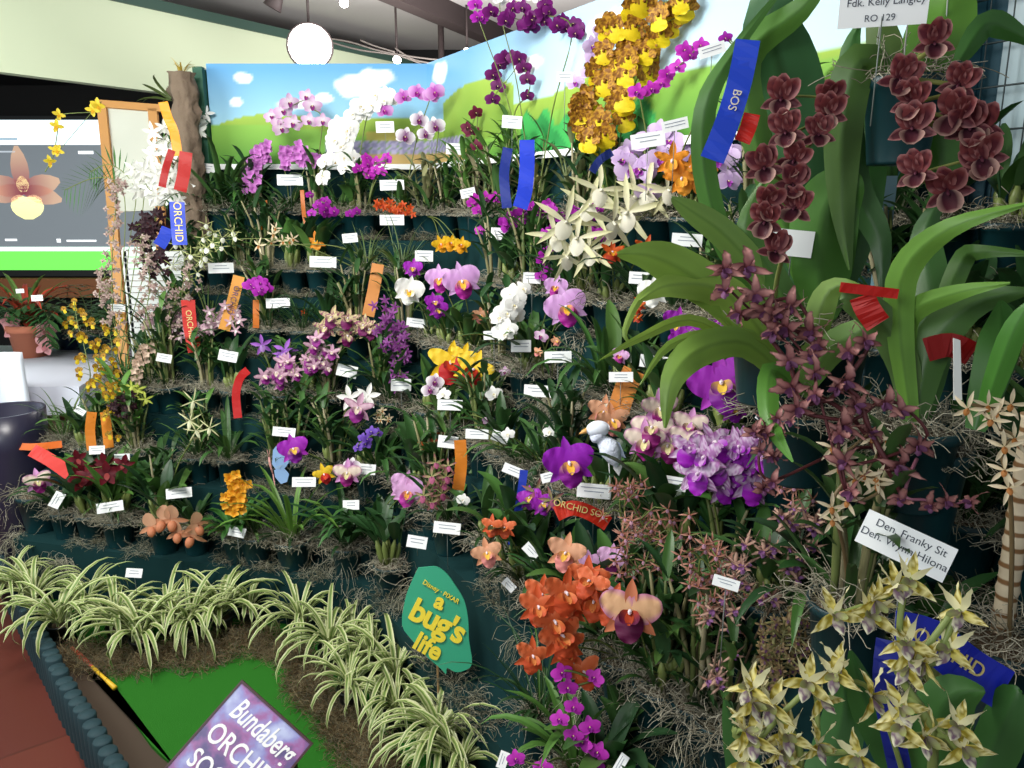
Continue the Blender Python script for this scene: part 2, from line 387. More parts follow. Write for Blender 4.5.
def foliage(style, n, L, rn, col=None, W=None, rad=.05):
    m = MB()
    def g(): return jitc(H(col or rn.choice(GREENS)), rn, .2)
    if style == 'strap':
        for i in range(n):
            az = rn.uniform(0, 2*PI); c = g(); l = L*rn.uniform(.65, 1.1)
            p = (math.cos(az)*rad*.25, math.sin(az)*rad*.25, 0)
            m.blade(path_leaf(rn, p, az, l, rn.uniform(.95, 1.45), rn.uniform(.15, .5)), W or L*.09, c, cmid=lerp(c, H('#1c3018'), .35), fold=.35)
    elif style == 'thin':
        for i in range(n):
            az = rn.uniform(0, 2*PI); c = g(); l = L*rn.uniform(.5, 1.1)
            m.blade(path_leaf(rn, (math.cos(az)*rad*.5*rn.random(), math.sin(az)*rad*.5*rn.random(), 0), az, l, rn.uniform(.8, 1.5), rn.uniform(.05, .45)), W or .006, c, fold=.5)
    elif style == 'cane':
        for i in range(n):
            az = rn.uniform(0, 2*PI); l = L*rn.uniform(.6, 1.0); lean = rn.uniform(0, .28)
            pts = [Vector((math.cos(az)*(rad*.4 + l*lean*t*t), math.sin(az)*(rad*.4 + l*lean*t*t), l*t)) for t in (0, .25, .5, .75, 1)]
            cc = H(rn.choice(['#6d7a45', '#8a8660', '#5e6b3c', '#a39c7c'])); m.tube(pts, [.004, .006, .0065, .005, .003], cc, n=6)
            k = rn.randint(3, 5)
            for q in range(k):
                t = .45 + .55*q/(k-1); b = pts[0].lerp(pts[-1], t); b.z = l*t
                m.blade(path_leaf(rn, b, az + PI*q + rn.uniform(-.5, .5), (W and W*4.5) or L*.42*rn.uniform(.7, 1.1), rn.uniform(.6, 1.2), rn.uniform(.1, .35), 5), W or .024, g(), fold=.3)
    elif style == 'broad':
        for i in range(n):
            az = rn.uniform(0, 2*PI); x, y = math.cos(az)*rad*.5*rn.random(), math.sin(az)*rad*.5*rn.random(); hb = L*rn.uniform(.25, .42)
            top = Vector((x + math.cos(az)*hb*.25, y + math.sin(az)*hb*.25, hb))
            m.tube([(x, y, 0), Vector((x, y, 0)).lerp(top, .4), Vector((x, y, 0)).lerp(top, .75), top], [.005, .010, .011, .004], jitc(H('#7c8a4c'), rn), n=7)
            for q in range(rn.choice((1, 1, 2))):
                m.blade(path_leaf(rn, top, az + rn.uniform(-.9, .9) + PI*q*.8, L*rn.uniform(.5, .75), rn.uniform(.8, 1.45), rn.uniform(.05, .3), 7), W or L*.16, g(), fold=.3, prof=lambda t: math.sin(PI*min(1, t*.9+.08))**.7)
    elif style == 'fern':
        for i in range(n):
            az = 2*PI*i/n + rn.uniform(-.4, .4); l = L*rn.uniform(.7, 1.1); pts = path_leaf(rn, (0, 0, 0), az, l, rn.uniform(.7, 1.3), rn.uniform(.25, .5), 12); c = g()
            m.tube(pts, .002, lerp(c, H('#7a6a40'), .3), n=4)
            for k in range(2, 13):
                d = (pts[k] - pts[k-1]).normalized(); s = d.cross(Vector((0, 0, 1))).normalized(); wl = l*.28*math.sin(PI*(k/13*.8+.15))
                for sg in (-1, 1):
                    e = pts[k] + (s*sg*.9 + d*.4)*wl + Vector((0, 0, -wl*.25)); mid = pts[k].lerp(e, .5) + Vector((0, 0, wl*.06))
                    m.blade([pts[k], mid, e], W or .011, c, fold=.1)
    return m
# ---------------------------------------------------------------- building the plants
SEED = [100]; ROOTS = []
def PW(px, py, t):           # keep flowers on this side of the backdrop
    t = min(t, max(sdepth(px, py, .33), t - .42)); p = P(px, py, t)
    while acoord(p)[0] > 5.55 and t > .5 and p.x > -1.47: t -= .02; p = P(px, py, t)
    return p
def plant(name, label, cat, rim, r=.06, h=.12, leaf=('cane', 8, .2), fl=(), pot='plastic', moss=True, group=None, t=None, base=None, hide=False):
    SEED[0] += 1; rn = random.Random(SEED[0])
    if base is not None: loc = Vector(base)
    elif t is not None: loc = P(rim[0], rim[1], t) - Vector((0, 0, h))
    else: loc = on_tier(rim[0], rim[1], h)
    root = thing(name, label, cat, loc, group)
    ROOTS.append((rim, root, label))
    if pot:
        k = (round(r, 4), round(h, 4), pot)
        if k not in POTS: POTS[k] = mk_pot(r, h, pot)
        link('pot', POTS[k], root)
        sb = MB(); sb.lathe([(0, h*.93), (r*.5, h*.95), (r*.93, h*.9)], 20); link('potting_bark', sb.mesh('potting_bark', SOIL), root)
        if moss:
            o = link('moss', MOSSME[rn.randrange(4)], root, M=Matrix.Translation((0, 0, h*.93)) @ Matrix.Rotation(rn.uniform(0, 6), 4, 'Z') @ Matrix.Scale(r/.048, 4)); o['kind'] = 'stuff'
    if leaf:
        lf = foliage(leaf[0], int(leaf[1]*1.4), leaf[2]*(1.2 if leaf[2] < .32 else 1), rn, leaf[3] if len(leaf) > 3 else None, leaf[4] if len(leaf) > 4 else None, r)
        link('foliage', lf.mesh('foliage', LEAF), root, loc=(0, 0, h*.9))
    if leaf and pot and base is None:
        ex = foliage('thin' if rn.random() < .4 else 'strap', 9, .17, rn, rn.choice(['#22401f', '#2a4824', '#345528']), None, r); link('low_leaves', ex.mesh('foliage', LEAF), root, loc=(0, 0, h*.8))
    top = loc + Vector((0, 0, h*.9)); t0 = depth_of(top)
    for spec in fl:
        mode, kind, size, pts = spec[0], spec[1], spec[2], spec[3]
        opt = spec[4] if len(spec) > 4 else {}
        dt = opt.get('dt', -.03); tf = opt.get('t', t0 + dt - .07); sz = size*tf/FPX; jit = opt.get('jit', .35)
        sc_ = H(opt.get('stem', '#6f7d42')); sr = opt.get('sr', .0022); m = MB()
        P3 = [P(q[0], q[1], tf) if 't' in opt else PW(q[0], q[1], tf) for q in pts]; base_sz = sz
        cnt = 0
        def ped(a, b): m.tube([a, a.lerp(b, .5) + Vector((0, 0, .25*(b-a).length)), b], [sr*.6]*3, sc_, n=4, cap=False)
        if mode == 'F':
            for p in P3:
                d = (p - top).length; st = top + Vector((rn.uniform(-r, r)*.4, rn.uniform(-r, r)*.4, 0))
                bk = p - (CAM - p).normalized()*sz*.03
                if not opt.get('nostem'): m.tube(smooth([st, st.lerp(bk, .5) + Vector((0, 0, d*.08)), bk], 5), sr, sc_, n=5, cap=False)
                sz = size*depth_of(p)/FPX; add_flower(root, kind, p, sz*rn.uniform(.93, 1.07), rn, jit=jit); cnt += 1
        else:
            d = (P3[0] - top).length; start = top.copy()
            if opt.get('from'): q = opt['from']; start = P(q[0], q[1], tf)
            ctrl = [start, start.lerp(P3[0], .5) + Vector((0, 0, d*opt.get('arch', .1)))] + P3
            sp = smooth(ctrl, 6); 
            if not opt.get('nostem'): m.tube(sp, [sr*(1.3 - .7*i/len(sp)) for i in range(len(sp))], sc_, n=6, cap=False)
            if mode == 'S':
                for p in P3:
                    sz = size*depth_of(p)/FPX; off = Vector((rn.uniform(-1, 1), 0, rn.uniform(-1, 1)))*sz*opt.get('spread', .18); q = p + off + (CAM - p).normalized()*sz*.15
                    ped(p, q); add_flower(root, kind, q, sz*rn.uniform(.9, 1.1), rn, jit=jit)
            else:
                n, rad = opt['n'], opt.get('rad', 8); seg = smooth(P3, 8) if len(P3) > 1 else P3
                rr = rad*tf/FPX
                for i in range(n):
                    c = seg[int((i + .5)/n*len(seg))] if len(seg) > 1 else seg[0]
                    a = rn.uniform(0, 2*PI); q2 = math.sqrt(rn.random())*rr
                    asp = opt.get('asp', 1); tc_ = depth_of(c); sz = size*tc_/FPX; rr = rad*tc_/FPX; q2 = math.sqrt(rn.random())*rr
                    p = c + R_*(math.cos(a)*q2*asp) + U_*(math.sin(a)*q2) - F_*rn.uniform(-.6, 1)*rr*.7
                    near = min(sp[-max(2, len(seg)):], key=lambda s_: (s_ - p).length)
                    ped(near, p); add_flower(root, kind, p, sz*rn.uniform(.85, 1.1), rn, jit=jit*1.5)
        if m.v:
            link('flower_spike' if mode != 'F' else 'flower_stem', m.mesh('flower_spike', LEAF, origin=root.location), root)
    return root
def bigleaf(root, pts, W, c='#4d7a34', t=None, c2=None, tilt=0, name='leaf', tip=None, fold=.3):
    p3 = [P(q[0], q[1], q[2] if len(q) > 2 else t) for q in pts]; p3 = smooth(p3, 4); m = MB()
    vd = (p3[len(p3)//2] - CAM).normalized(); side0 = (p3[-1] - p3[0]).normalized().cross(vd)
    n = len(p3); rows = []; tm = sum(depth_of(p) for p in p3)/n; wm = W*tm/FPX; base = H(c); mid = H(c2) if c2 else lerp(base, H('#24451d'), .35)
    for i, p in enumerate(p3):
        d = (p3[min(i+1, n-1)] - p3[max(i-1, 0)]).normalized(); sd = d.cross(vd); sd = sd.normalized() if sd.length > .05 else side0
        nm = sd.cross(d).normalized(); sd = (sd*math.cos(tilt) + nm*math.sin(tilt)); nm = sd.cross(d).normalized(); t_ = i/(n-1)
        ww = wm/2*max(.03, math.sin(PI*min(.985, t_*.82 + .13))**.85*(1 - .6*t_**5)) if tip is None else wm/2*tip(t_)
        row = []
        for j in (-1, -.6, -.2, 0, .2, .6, 1):
            wv = .012*math.sin(i*.9 + j)*wm/.05
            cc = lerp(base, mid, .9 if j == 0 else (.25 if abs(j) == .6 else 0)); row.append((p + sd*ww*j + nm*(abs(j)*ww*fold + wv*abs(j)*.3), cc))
        rows.append(row)
    m.grid(rows)
    return link(name, m.mesh('leaf', LEAF, origin=root.location), root)
# ---------------------------------------------------------------- cards and ribbons
def card(px, py, w, near, h=None, rot=0, t=None, tall=.55, lines=2, down=None, tilt=0):
    h = h or w*tall; t = t or sdepth(px, py, .29) - .06; c = P(px, py, t); k = t/FPX
    vd = (CAM - c).normalized(); x = Vector((0, 0, 1)).cross(vd).normalized(); y = vd.cross(x).normalized()
    a = math.radians(rot); ux = x*math.cos(a) + y*math.sin(a); uy = y*math.cos(a) - x*math.sin(a)
    W2, H2 = w*k/2, h*k/2; m = MB()
    m.slab([(-W2, -H2, .0006), (W2, -H2, .0006), (W2, H2, .0006), (-W2, H2, .0006)], (0, 0, 1), .0012)
    M = Matrix((ux, uy, vd)).transposed().to_4x4(); M.translation = c
    o = link('name_card', m.mesh('name_card', CARD, flat=True), M=M)
    tag(o, 'white name card ' + near, 'name card', 'printed name cards among the orchids')
    if lines:
        l = MB(); rn = random.Random(int(px*7 + py))
        for i in range(lines):
            yy = H2*(.45 - .55*i); xx = W2*rn.uniform(.45, .8); l.slab([(-xx, yy - H2*.06, .0011), (xx, yy - H2*.06, .0011), (xx, yy + H2*.06, .0011), (-xx, yy + H2*.06, .0011)], (0, 0, 1), .0004)
        link('printed_lines', l.mesh('printed_lines', INK, flat=True), o)
    # stake down to the pot or step below
    s = MB(); g = on_tier(px, py + h*.5, .06)
    zb = max(min(g.z + .02, c.z - H2 - .02), c.z - (.45 if w > 80 and py > 300 else .15)); Mi = M.inverted()
    s.tube([Mi @ (c - vd*.0022 - Vector((0, 0, H2*.3))), Mi @ Vector((c.x, c.y + .004, zb))], .0009, n=6)
    link('stake', s.mesh('stake', WIRE), o); return o
def ribbon(label, pts, w, col, t=None, txt=None, tcol='#d8c47a', two=False, name='award_ribbon', tside=1, tsize=.6, txy=None, cut=True, group=None):
    col = H(col); mt = mat('ribbon_%d_%d_%d' % tuple(int(x*255) for x in col), col, .45, trans=.15, spec=.4)
    tt = t or min(sdepth(q[0], q[1], .2) for q in pts) - .06
    p3 = smooth([P(q[0], q[1], tt + (q[2] if len(q) > 2 else 0)) for q in pts], 4); n = len(p3); m = MB(); k = tt/FPX*w/2
    L, Rr = [], []
    for i, p in enumerate(p3):
        d = (p3[min(i+1, n-1)] - p3[max(i-1, 0)]).normalized(); vd = (CAM - p).normalized(); sd = vd.cross(d).normalized()
        wob = vd*.0012*math.sin(i*1.3); L.append(p + sd*k + wob); Rr.append(p - sd*k - wob)
    th = .0008; org = p3[0]
    for i in range(n-1):
        nn = (L[i+1]-L[i]).cross(Rr[i]-L[i]).normalized()*th
        q = [L[i], Rr[i], Rr[i+1], L[i+1]]
        a = [m.vert(v) for v in q]; b = [m.vert(v - nn) for v in q]; m.face(*a); m.face(*b[::-1]); m.face(a[0], a[3], b[3], b[0]); m.face(a[1], b[1], b[2], a[2])
        if i == 0: m.face(a[0], b[0], b[1], a[1])
        if i == n-2: m.face(a[2], b[2], b[3], a[3])
    o = link(name, m.mesh('ribbon', mt, origin=org, flat=True), loc=org); tag(o, label, 'ribbon', group)
    if txt:
        a, b = p3[int(n*.2)], p3[int(n*.85)]; c = p3[n//2] if txy is None else P(txy[0], txy[1], tt)
        d = (b - a).normalized()*tside; vd = (CAM - c).normalized()
        text('lettering', txt, c + vd*.003, d, vd.cross(d), k*2*tsize, mat('ribbon_print', '#d8c47a', .5) if tcol == '#d8c47a' else mat('ribbon_print_' + tcol.strip('#'), tcol, .5), o)
    return o
# ---------------------------------------------------------------- the room
def st(o): o['kind'] = 'structure'; return o
WHT = mat('ceiling_paint', '#b9b5b4', .85, noise=('#aeaaa8', 2, 2))
CREAM = mat('cream_green_paint', '#e2ecce', .8, noise=('#dbe6c4', 3, 2))
DARK = mat('dark_wall', '#0b0a0c', .9)
BEAM = mat('brown_beam', '#33292a', .7, noise=('#3e3231', 8, 3))
GBEAM = mat('green_beam', '#3f5a50', .6)
TEAL = mat('teal_wall_sheet', '#0e4152', .6, noise=('#164d5c', 4, 3))
m = MB(); m.box(-9, 5, -3, 11, -.14, -.10)
fm = bpy.data.materials.new('brick_red_floor'); fm.use_nodes = True; nt = fm.node_tree; b = nt.nodes['Principled BSDF']; b.inputs['Roughness'].default_value = .38
tc = nt.nodes.new('ShaderNodeTexCoord'); bk = nt.nodes.new('ShaderNodeTexBrick'); bk.inputs['Scale'].default_value = 1; bk.inputs['Color1'].default_value = (*H('#5e2c24'), 1); bk.inputs['Color2'].default_value = (*H('#6d3428'), 1); bk.inputs['Mortar'].default_value = (*H('#54281f'), 1)
bk.inputs['Brick Width'].default_value = 1.8; bk.inputs['Row Height'].default_value = .28; bk.inputs['Mortar Size'].default_value = .006; mp = nt.nodes.new('ShaderNodeMapping'); mp.inputs['Rotation'].default_value = (0, 0, .9)
nt.links.new(tc.outputs['Object'], mp.inputs[0]); nt.links.new(mp.outputs[0], bk.inputs['Vector']); nt.links.new(bk.outputs['Color'], b.inputs['Base Color'])
st(link('floor', m.mesh('floor', fm, flat=True)))
m = MB(); m.box(-9, 5, -1, 11, 2.98, 3.05); st(link('ceiling', m.mesh('ceiling', WHT, flat=True)))
m = MB(); m.box(-9, 5, 7.6, 7.7, -.1, 3.0); st(link('wall_back', m.mesh('wall_back', DARK, flat=True)))
m = MB()
def along(a, b, w_, z0, z1):
    a, b = Vector(a), Vector(b); n = Vector((-(b-a).y, (b-a).x)).normalized()*w_/2
    return [a - n, b - n, b + n, a + n], z0, z1
m.prism(*along((-3.75, 3.02), (-.9, 7.25), .08, 2.3, 2.78)); st(link('wall_upper', m.mesh('wall_upper', CREAM, flat=True)))
m = MB(); m.prism(*along((-3.75, 3.02), (-.9, 7.25), .12, 2.78, 2.84)); st(link('trim_1', m.mesh('trim_1', GBEAM, flat=True)))
m = MB(); m.prism(*along((-2.1, 2.3), (.3, 7.6), .12, 2.84, 2.98)); o = link('ceiling_beam', m.mesh('ceiling_beam', BEAM, flat=True)); st(o); o.name = 'trim_2'
m = MB(); pc = P(441, 40, 5.6); m.tube([(pc.x, pc.y, 1.0), (pc.x, pc.y, 2.98)], .022, n=8); st(link('trim_3', m.mesh('trim_3', BEAM)))
# walls behind the display
CO = Vector((-.39, 4.0)); TE = 3.75
def wp(t, s=0): q = CO + DV*t + NV*s; return (q.x, q.y)
m = MB(); m.box(-1.47, -.39, 4.0, 4.05, -.1, 2.24); o = link('wall_display_left', m.mesh('wall', FABRIC, flat=True)); st(o)
m = MB(); m.prism([wp(0), wp(2.55), wp(2.55, .05), wp(0, .05)], -.1, 2.24); st(link('wall_display_right', m.mesh('wall', FABRIC, flat=True)))
m = MB(); nseg = 60
for i in range(nseg):
    t0_, t1_ = 2.3 + (TE-2.3)*i/nseg, 2.3 + (TE-2.3)*(i+1)/nseg; s_ = .16 + .006*(i % 2)
    m.prism([wp(t0_, s_), wp(t1_, s_), wp(t1_, s_+.02), wp(t0_, s_+.02)], -.1, 2.98)
st(link('wall_right', m.mesh('wall', TEAL, flat=True)))
m = MB(); m.box(-1.50, -1.455, 3.93, 3.99, -.1, 2.24); o = link('green_post', m.mesh('green_post', mat('green_paint', '#1c5540', .6), flat=True)); tag(o, 'dark green upright post at the left end of the painted backdrop', 'post')
# painted backdrop: one long picture, folded at the corner
def paint(u, v):      # u along metres from left end, v 0..1 up
    sky = lerp(H('#9ccbdd'), H('#629fd0'), min(1, max(0, (v - .35)/.6)))
    c = sky
    if u > 1.5: c = lerp(c, H('#dff3f4'), .45*min(1, (u-1.5)/.8))
    for (cx, cy, rx, ry) in ((.17,.86,.045,.055),(.13,.62,.03,.05),(.42,.6,.10,.05),(.71,.78,.10,.12),(.80,.86,.09,.09),(1.22,.86,.08,.11),(2.0,.7,.1,.07),(2.5,.8,.12,.1),(.55,.66,.05,.05)):
        d = ((u-cx)/rx)**2 + ((v-cy)/ry)**2 + .25*math.sin(u*60)*math.sin(v*25)
        if d < 1.2: c = lerp(c, (.8, .84, .87), min(1, (1.2 - d)*2))
    h1 = .40 + .10*math.sin(u*3.4 - .2) + .05*math.sin(u*8)
    if 1.25 < u < 1.9: h1 = max(h1, .58 + .12*math.sin((u-1.25)/.65*PI))
    if v < h1: c = lerp(H('#6d9238'), H('#98b64a'), min(1, (v/h1)**2 + .1*math.sin(u*20)))
    h2 = .28 + .12*math.sin(u*2.3 + 1.4)
    if v < h2: c = lerp(H('#4b8232'), H('#7fae48'), v/h2)
    if .55 < u < 1.45 and .10 < v < .24:
        k = math.sin(u*170)*math.sin(v*90); c = H('#a9a3c4') if k > .1 else (H('#8a86a8') if k > -.5 else H('#7d9a63'))
    if .5 < u < 1.5 and v < .1: c = H('#b59a62')
    if .75 < u < .95 and .24 < v < .34: c = lerp(c, H('#c9a860'), .6)
    if 1.95 < u < 2.75 and v < .26 + .05*math.sin(u*45) + .05*math.sin(u*13): c = H('#3fa553') if math.sin(u*30 + v*20) > -.2 else H('#2e8a47')
    return c
m = MB(); WB = 1.06
def pic(u, v):
    z = 1.80 + .46*v
    if u <= WB: return Vector((-1.45 + u, 3.975, z))
    q = CO + DV*(u - WB) - NV*.025; return Vector((q.x, q.y, z))
us = [i*.0132 for i in range(int(3.6/.0132))]; vs = [j/44 for j in range(45)]
idx = [[m.vert(pic(u, v), paint(u, v)) for v in vs] for u in us]
bk_ = [[m.vert(pic(u, v) + (Vector((0, .012, 0)) if u <= WB else Vector((NV.x, NV.y, 0))*.012), (.2, .2, .2)) for v in (0, 1)] for u in us]
for i in range(len(us)-1):
    for j in range(44): m.face(idx[i][j], idx[i+1][j], idx[i+1][j+1], idx[i][j+1])
    m.face(bk_[i][0], bk_[i][1], bk_[i+1][1], bk_[i+1][0]); m.face(idx[i][44], idx[i+1][44], bk_[i+1][1], bk_[i][1]); m.face(idx[i][0], bk_[i][0], bk_[i+1][0], idx[i+1][0])
o = link('painted_backdrop', m.mesh('painted_backdrop', mat('backdrop_print', attr=True, rough=.6, spec=.2), flat=True)); tag(o, 'long folded backdrop picture of blue sky, clouds and green hills behind the orchids', 'backdrop')
m = MB(); m.box(-1.45, -.40, 3.955, 3.972, 1.775, 1.80); m.prism([wp(0, -.045), wp(2.4, -.045), wp(2.4, -.028), wp(0, -.028)], 1.775, 1.80); link('white_bottom_edge', m.mesh('edge', CARD, flat=True), o)
# painted leaf standing at the fold on the right
# teal corner: wire mesh, post, pale window
m = MB()
for i in range(30):
    q = wp(2.35 + i*.05, .12); m.tube([(q[0], q[1], .9), (q[0], q[1], 2.9)], .0018, n=4, cap=False)
for j in range(22):
    z = .95 + j*.09; a, b = wp(2.3, .12), wp(TE, .12); m.tube([(a[0], a[1], z), (b[0], b[1], z)], .0022, n=4, cap=False)
o = link('wire_mesh', m.mesh('wire_mesh', mat('dark_wire', '#0d2426', .5))); tag(o, 'dark green wire mesh fixed over the teal wall at right', 'wire mesh')
a = P(1000, 60, 1.0)
win = thing('window_1', None, None, (0, 0, 0)); st(win)
m = MB(); tw = 2.95; m.prism([wp(2.62, .148), wp(3.4, .148), wp(3.4, .155), wp(2.62, .155)], 1.66, 2.3); link('pane', m.mesh('pane', mat('frosted_pane', '#8fa6ad', .3, noise=('#6d8790', 9, 4)), flat=True), win)
m = MB(); q = P(883, 240, 1.62); m.box(q.x-.012, q.x+.012, q.y-.01, q.y+.01, .9, 1.66); o = link('grey_post', m.mesh('grey_post', mat('blue_grey_paint', '#5f7f8c', .5), flat=True)); tag(o, 'pale blue-grey upright post between the big leaves at right', 'post')
# ---------------------------------------------------------------- stepped bench and turf
root = thing('stepped_bench', 'dark teal cloth-covered stepped bench that carries all the orchids', 'display bench', (B0.x, B0.y, -.1))
for k in range(NT):
    pass
    bl_ = B0 + NL*(TL*k); br_ = B0 + NV*(TR*k)          # front lines of the two wings meet at cn
    tt_ = (bl_ - br_).dot(NL)/DV.dot(NL); cn = br_ + DV*tt_; e = br_ + DV*3.4; w1 = B0 + NV*.778; e2 = w1 + DV*3.4
    lx = XL[k]; ly = bl_.y + (lx - bl_.x)/DL.x*DL.y
    poly = [(lx, min(ly, 3.97)), (cn.x, cn.y), (e.x, e.y), (e2.x, e2.y), (CO.x - .005, 3.995), (lx, 3.995)]
    m = MB(); m.prism(poly, -.1 if k == 0 else ZK[k-1] + .0005, ZK[k]); link('step', m.mesh('step', FABRIC, origin=root.location, flat=True), root)
GR = mat('turf', '#286420', .95, noise=('#317428', 400, 2), bump=.5, spec=.05)
EDGE_PX = [(-60, 470), (-25, 515), (0, 545), (15, 575), (30, 602), (45, 632), (58, 655), (70, 680), (82, 700), (96, 722), (110, 745), (125, 770), (140, 800), (160, 850)]
EP = smooth([onz(x - 10, y - 4, .05) for x, y in EDGE_PX], 6)
inner = [(p.x + .05, p.y) for p in smooth([onz(x, y, 0) for x, y in [(20, 575), (45, 615), (80, 665), (105, 700), (135, 745), (165, 775), (200, 850)]], 3)]
m = MB(); m.prism([(-2.1, 3.05)] + [(x, y) for x, y in inner] + [(-.1, 1.45), (.1, 1.2), (.3, .95), (B0.x + .01, B0.y - .01)], -.1, 0.0)
o = link('artificial_turf', m.mesh('turf', GR, flat=True)); tag(o, 'bright green artificial turf patch in front of the steps', 'turf')
m = MB(); ed = [(p.x + .02, p.y + .0) for p in EP if p.y < 3.6]
m.prism(ed + [(x+.02, y) for x, y in inner[::-1]], -.1, -.012); o = link('brown_border', m.mesh('border', mat('brown_board', '#3a2d22', .8, noise=('#453629', 6, 3)), flat=True)); tag(o, 'flat brown strip between the log edging and the turf', 'border strip')
# log roll edging: every log its own
WOOD = mat('green_log', '#1b3a42', .75, noise=('#16333a', 14, 4)); WTOP = mat('green_log_top', '#33584c', .8)
d_ = 0; last = None; logs = []
fence = thing('log_edging', 'low curved edging of upright dark green half-round logs beside the red floor', 'garden edging', (EP[0].x, EP[0].y, -.1))
acc = 0; pts_ = [EP[0]]
for a, b in zip(EP, EP[1:]):
    L_ = (b - a).length; s_ = .052 - acc
    while s_ < L_: pts_.append(a.lerp(b, s_/L_)); s_ += .052
    acc = (acc + L_) % .052
for i, p in enumerate(pts_[-75:]):
    rn = random.Random(i); m = MB(); z1 = .07 + rn.uniform(-.006, .006); r = .027
    m.lathe([(r*.9, -.1), (r, 0), (r, z1 - .004), (r*.93, z1), (0, z1 + .001)], 14, off=(p.x, p.y, 0)); link('log', m.mesh('log', WOOD, origin=fence.location, flat=False), fence)
# ---------------------------------------------------------------- flower kinds
reg('lilac_catt', f_catt('#c79bd0', '#cf9bd8', '#a3208f', '#e8b63a', pedge='#dbb6e2', wide=.56))
reg('mag_catt', f_catt('#a62fb4', '#a12bb8', '#7a1690', '#e9c24a', wide=.5))
reg('purple_catt', f_catt('#8f1fb0', '#9a22bd', '#84108f', '#e9b43c', wide=.5))
reg('white_catt', f_catt('#eef0ec', '#f3f4f0', '#eef0ea', '#f0c02c', wide=.58))
reg('yellow_catt', f_catt('#e8c024', '#ecc834', '#b01d22', '#c8421e', wide=.34))
reg('pureyellow_catt', f_catt('#e6b01c', '#eabb22', '#e09a14', '#d9821a', wide=.4))
reg('orange_catt', f_catt('#e08a24', '#e5922c', '#e79a34', '#e8b43c', wide=.22))
reg('redor_catt', f_catt('#c4501c', '#cc5a20', '#a8321a', '#dc9a2c', wide=.22))
reg('pink_catt', f_catt('#d8a2d2', '#dfaede', '#b3379c', '#e6a646', wide=.5))
reg('lav_phal', f_phal('#cdaee0', '#dcc4ea', '#a33fae', w=.54))
reg('splash', f_catt('#cc8fc6', '#e4d3c4', '#8d1a72', '#e6dfa4', pedge='#a53a9a', wide=.42))
reg('speckle', f_catt('#a76aa6', '#b07ab4', '#9a1cb4', '#c99ad0', pedge='#8a3a86', spots='#d6c0da', wide=.3))
reg('salmon', f_catt('#cf5b30', '#d96a3c', '#c9522c', '#e08a4a', pedge='#e38a60', wide=.36))
reg('peach_mar', f_catt('#c0714e', '#dcae84', '#5c0d3e', '#b2401e', pedge='#b05aa0', wide=.46))
reg('peach', f_catt('#dc9a74', '#e2a986', '#d88a86', '#e9bd4a', wide=.4))
reg('pinkphal', f_phal('#b83ab8', '#dba6dc', '#9a2090', w=.56))
reg('whitephal', f_phal('#f1f1ee', '#f7f7f5', '#f0eeea', '#e9d684', w=.56))
reg('whiteeye', f_phal('#7b2a78', '#f2eef2', '#6d1560', w=.54))
reg('magphal', f_phal('#5e0c5e', '#70106c', '#4a0848', w=.5))
reg('darkphal', f_phal('#5b0d52', '#6d1462', '#3f083c', w=.5))
reg('mag', f_phal('#a31fa6', '#b02bb2', '#7a1080', w=.46))
reg('bright', f_phal('#b81fb0', '#c435bd', '#8a1690', w=.44))
reg('pinkwhite', f_phal('#ece4ea', '#cf9fca', '#8d2a80', w=.42))
reg('maroonphal', f_phal('#5c1030', '#73193f', '#401020', w=.44))
reg('pinkrac', f_bell('#c66fc6', '#d890d8'))
reg('whitestar', f_star('#f0f0ec', '#f4f3ee', W=.2))
reg('whitecream', f_star('#e6e2c6', '#ebe8d6', W=.085, lw=.24, ll=.26, tip='#d9d8a8'))
reg('greenwhite', f_star('#b5bb7c', '#eceee2', W=.05, lw=.24, ll=.26))
reg('oncid', f_onc('#ead020', '#8a5a22', W=.95, ts=.42))
reg('smallonc', f_onc('#dcc02a', '#8b6a1e', W=.5, ts=.3))
reg('brassia', f_star('#cfd0a0', '#dadcb8', W=.05, n=6, lw=.14))
reg('yellowrac', f_bell('#d98f1c', '#eab034'))
reg('catas', f_catas('#5a2630', '#bd8280'))
reg('ante', f_ante())
reg('curly', f_curly())
reg('curlytan', f_curly('#b48a78', '#c9a794', '#8b5f94', .1))
reg('tanstar', f_star('#9c5a46', '#b98aa0', W=.09, lw=.18, ll=.2, tip='#b98a78', curl=-.2))
reg('creamcane', f_star('#cdbb94', '#b0743c', W=.12, lw=.16, ll=.2, tip='#d9cbb0'))
reg('slip', f_slip())
reg('darkred', f_small('#4a0d1a', '#6d1424', '#8a2a2a', W=.28))
reg('blackred', f_small('#23101a', '#33141f', '#3c1c22', W=.26))
reg('cream_mar', f_catt('#c8bd8a', '#cfc093', '#6e1556', '#e1d6a8', spots='#8c4a6a', wide=.2))
reg('dendpink', f_catt('#bd93ac', '#cda9bb', '#8d2a86', '#e8dcc6', pedge='#8b4470', wide=.22))
reg('lilacstar', f_star('#9c5fc0', '#b48ad0', W=.17))
reg('purpleclus', f_small('#7d3a82', '#8c4a90', '#6b2470', W=.18))
reg('pinkspray', f_small('#cbb0b8', '#b98fa2', '#e4d8d6', W=.18))
reg('beige', f_small('#a8918a', '#b9a39a', '#8b6d6e', W=.3, n=4))
reg('creamrac', f_bell('#d9c6b2', '#c7aa98'))
reg('orangeclus', f_small('#c2471c', '#d05a20', '#a8321a', W=.24))
reg('blueviol', f_phal('#5c36a6', '#7450b4', '#452086', w=.42))
reg('greenmar', f_star('#98a060', '#a8567a', W=.12, tip='#8a4a5a'))
reg('whiteclus', f_phal('#f0f0ee', '#f4f4f2', '#eeeadd', w=.46))
reg('spottedbrown', f_small('#6a5240', '#8d7a52', '#4d2c48', W=.2))
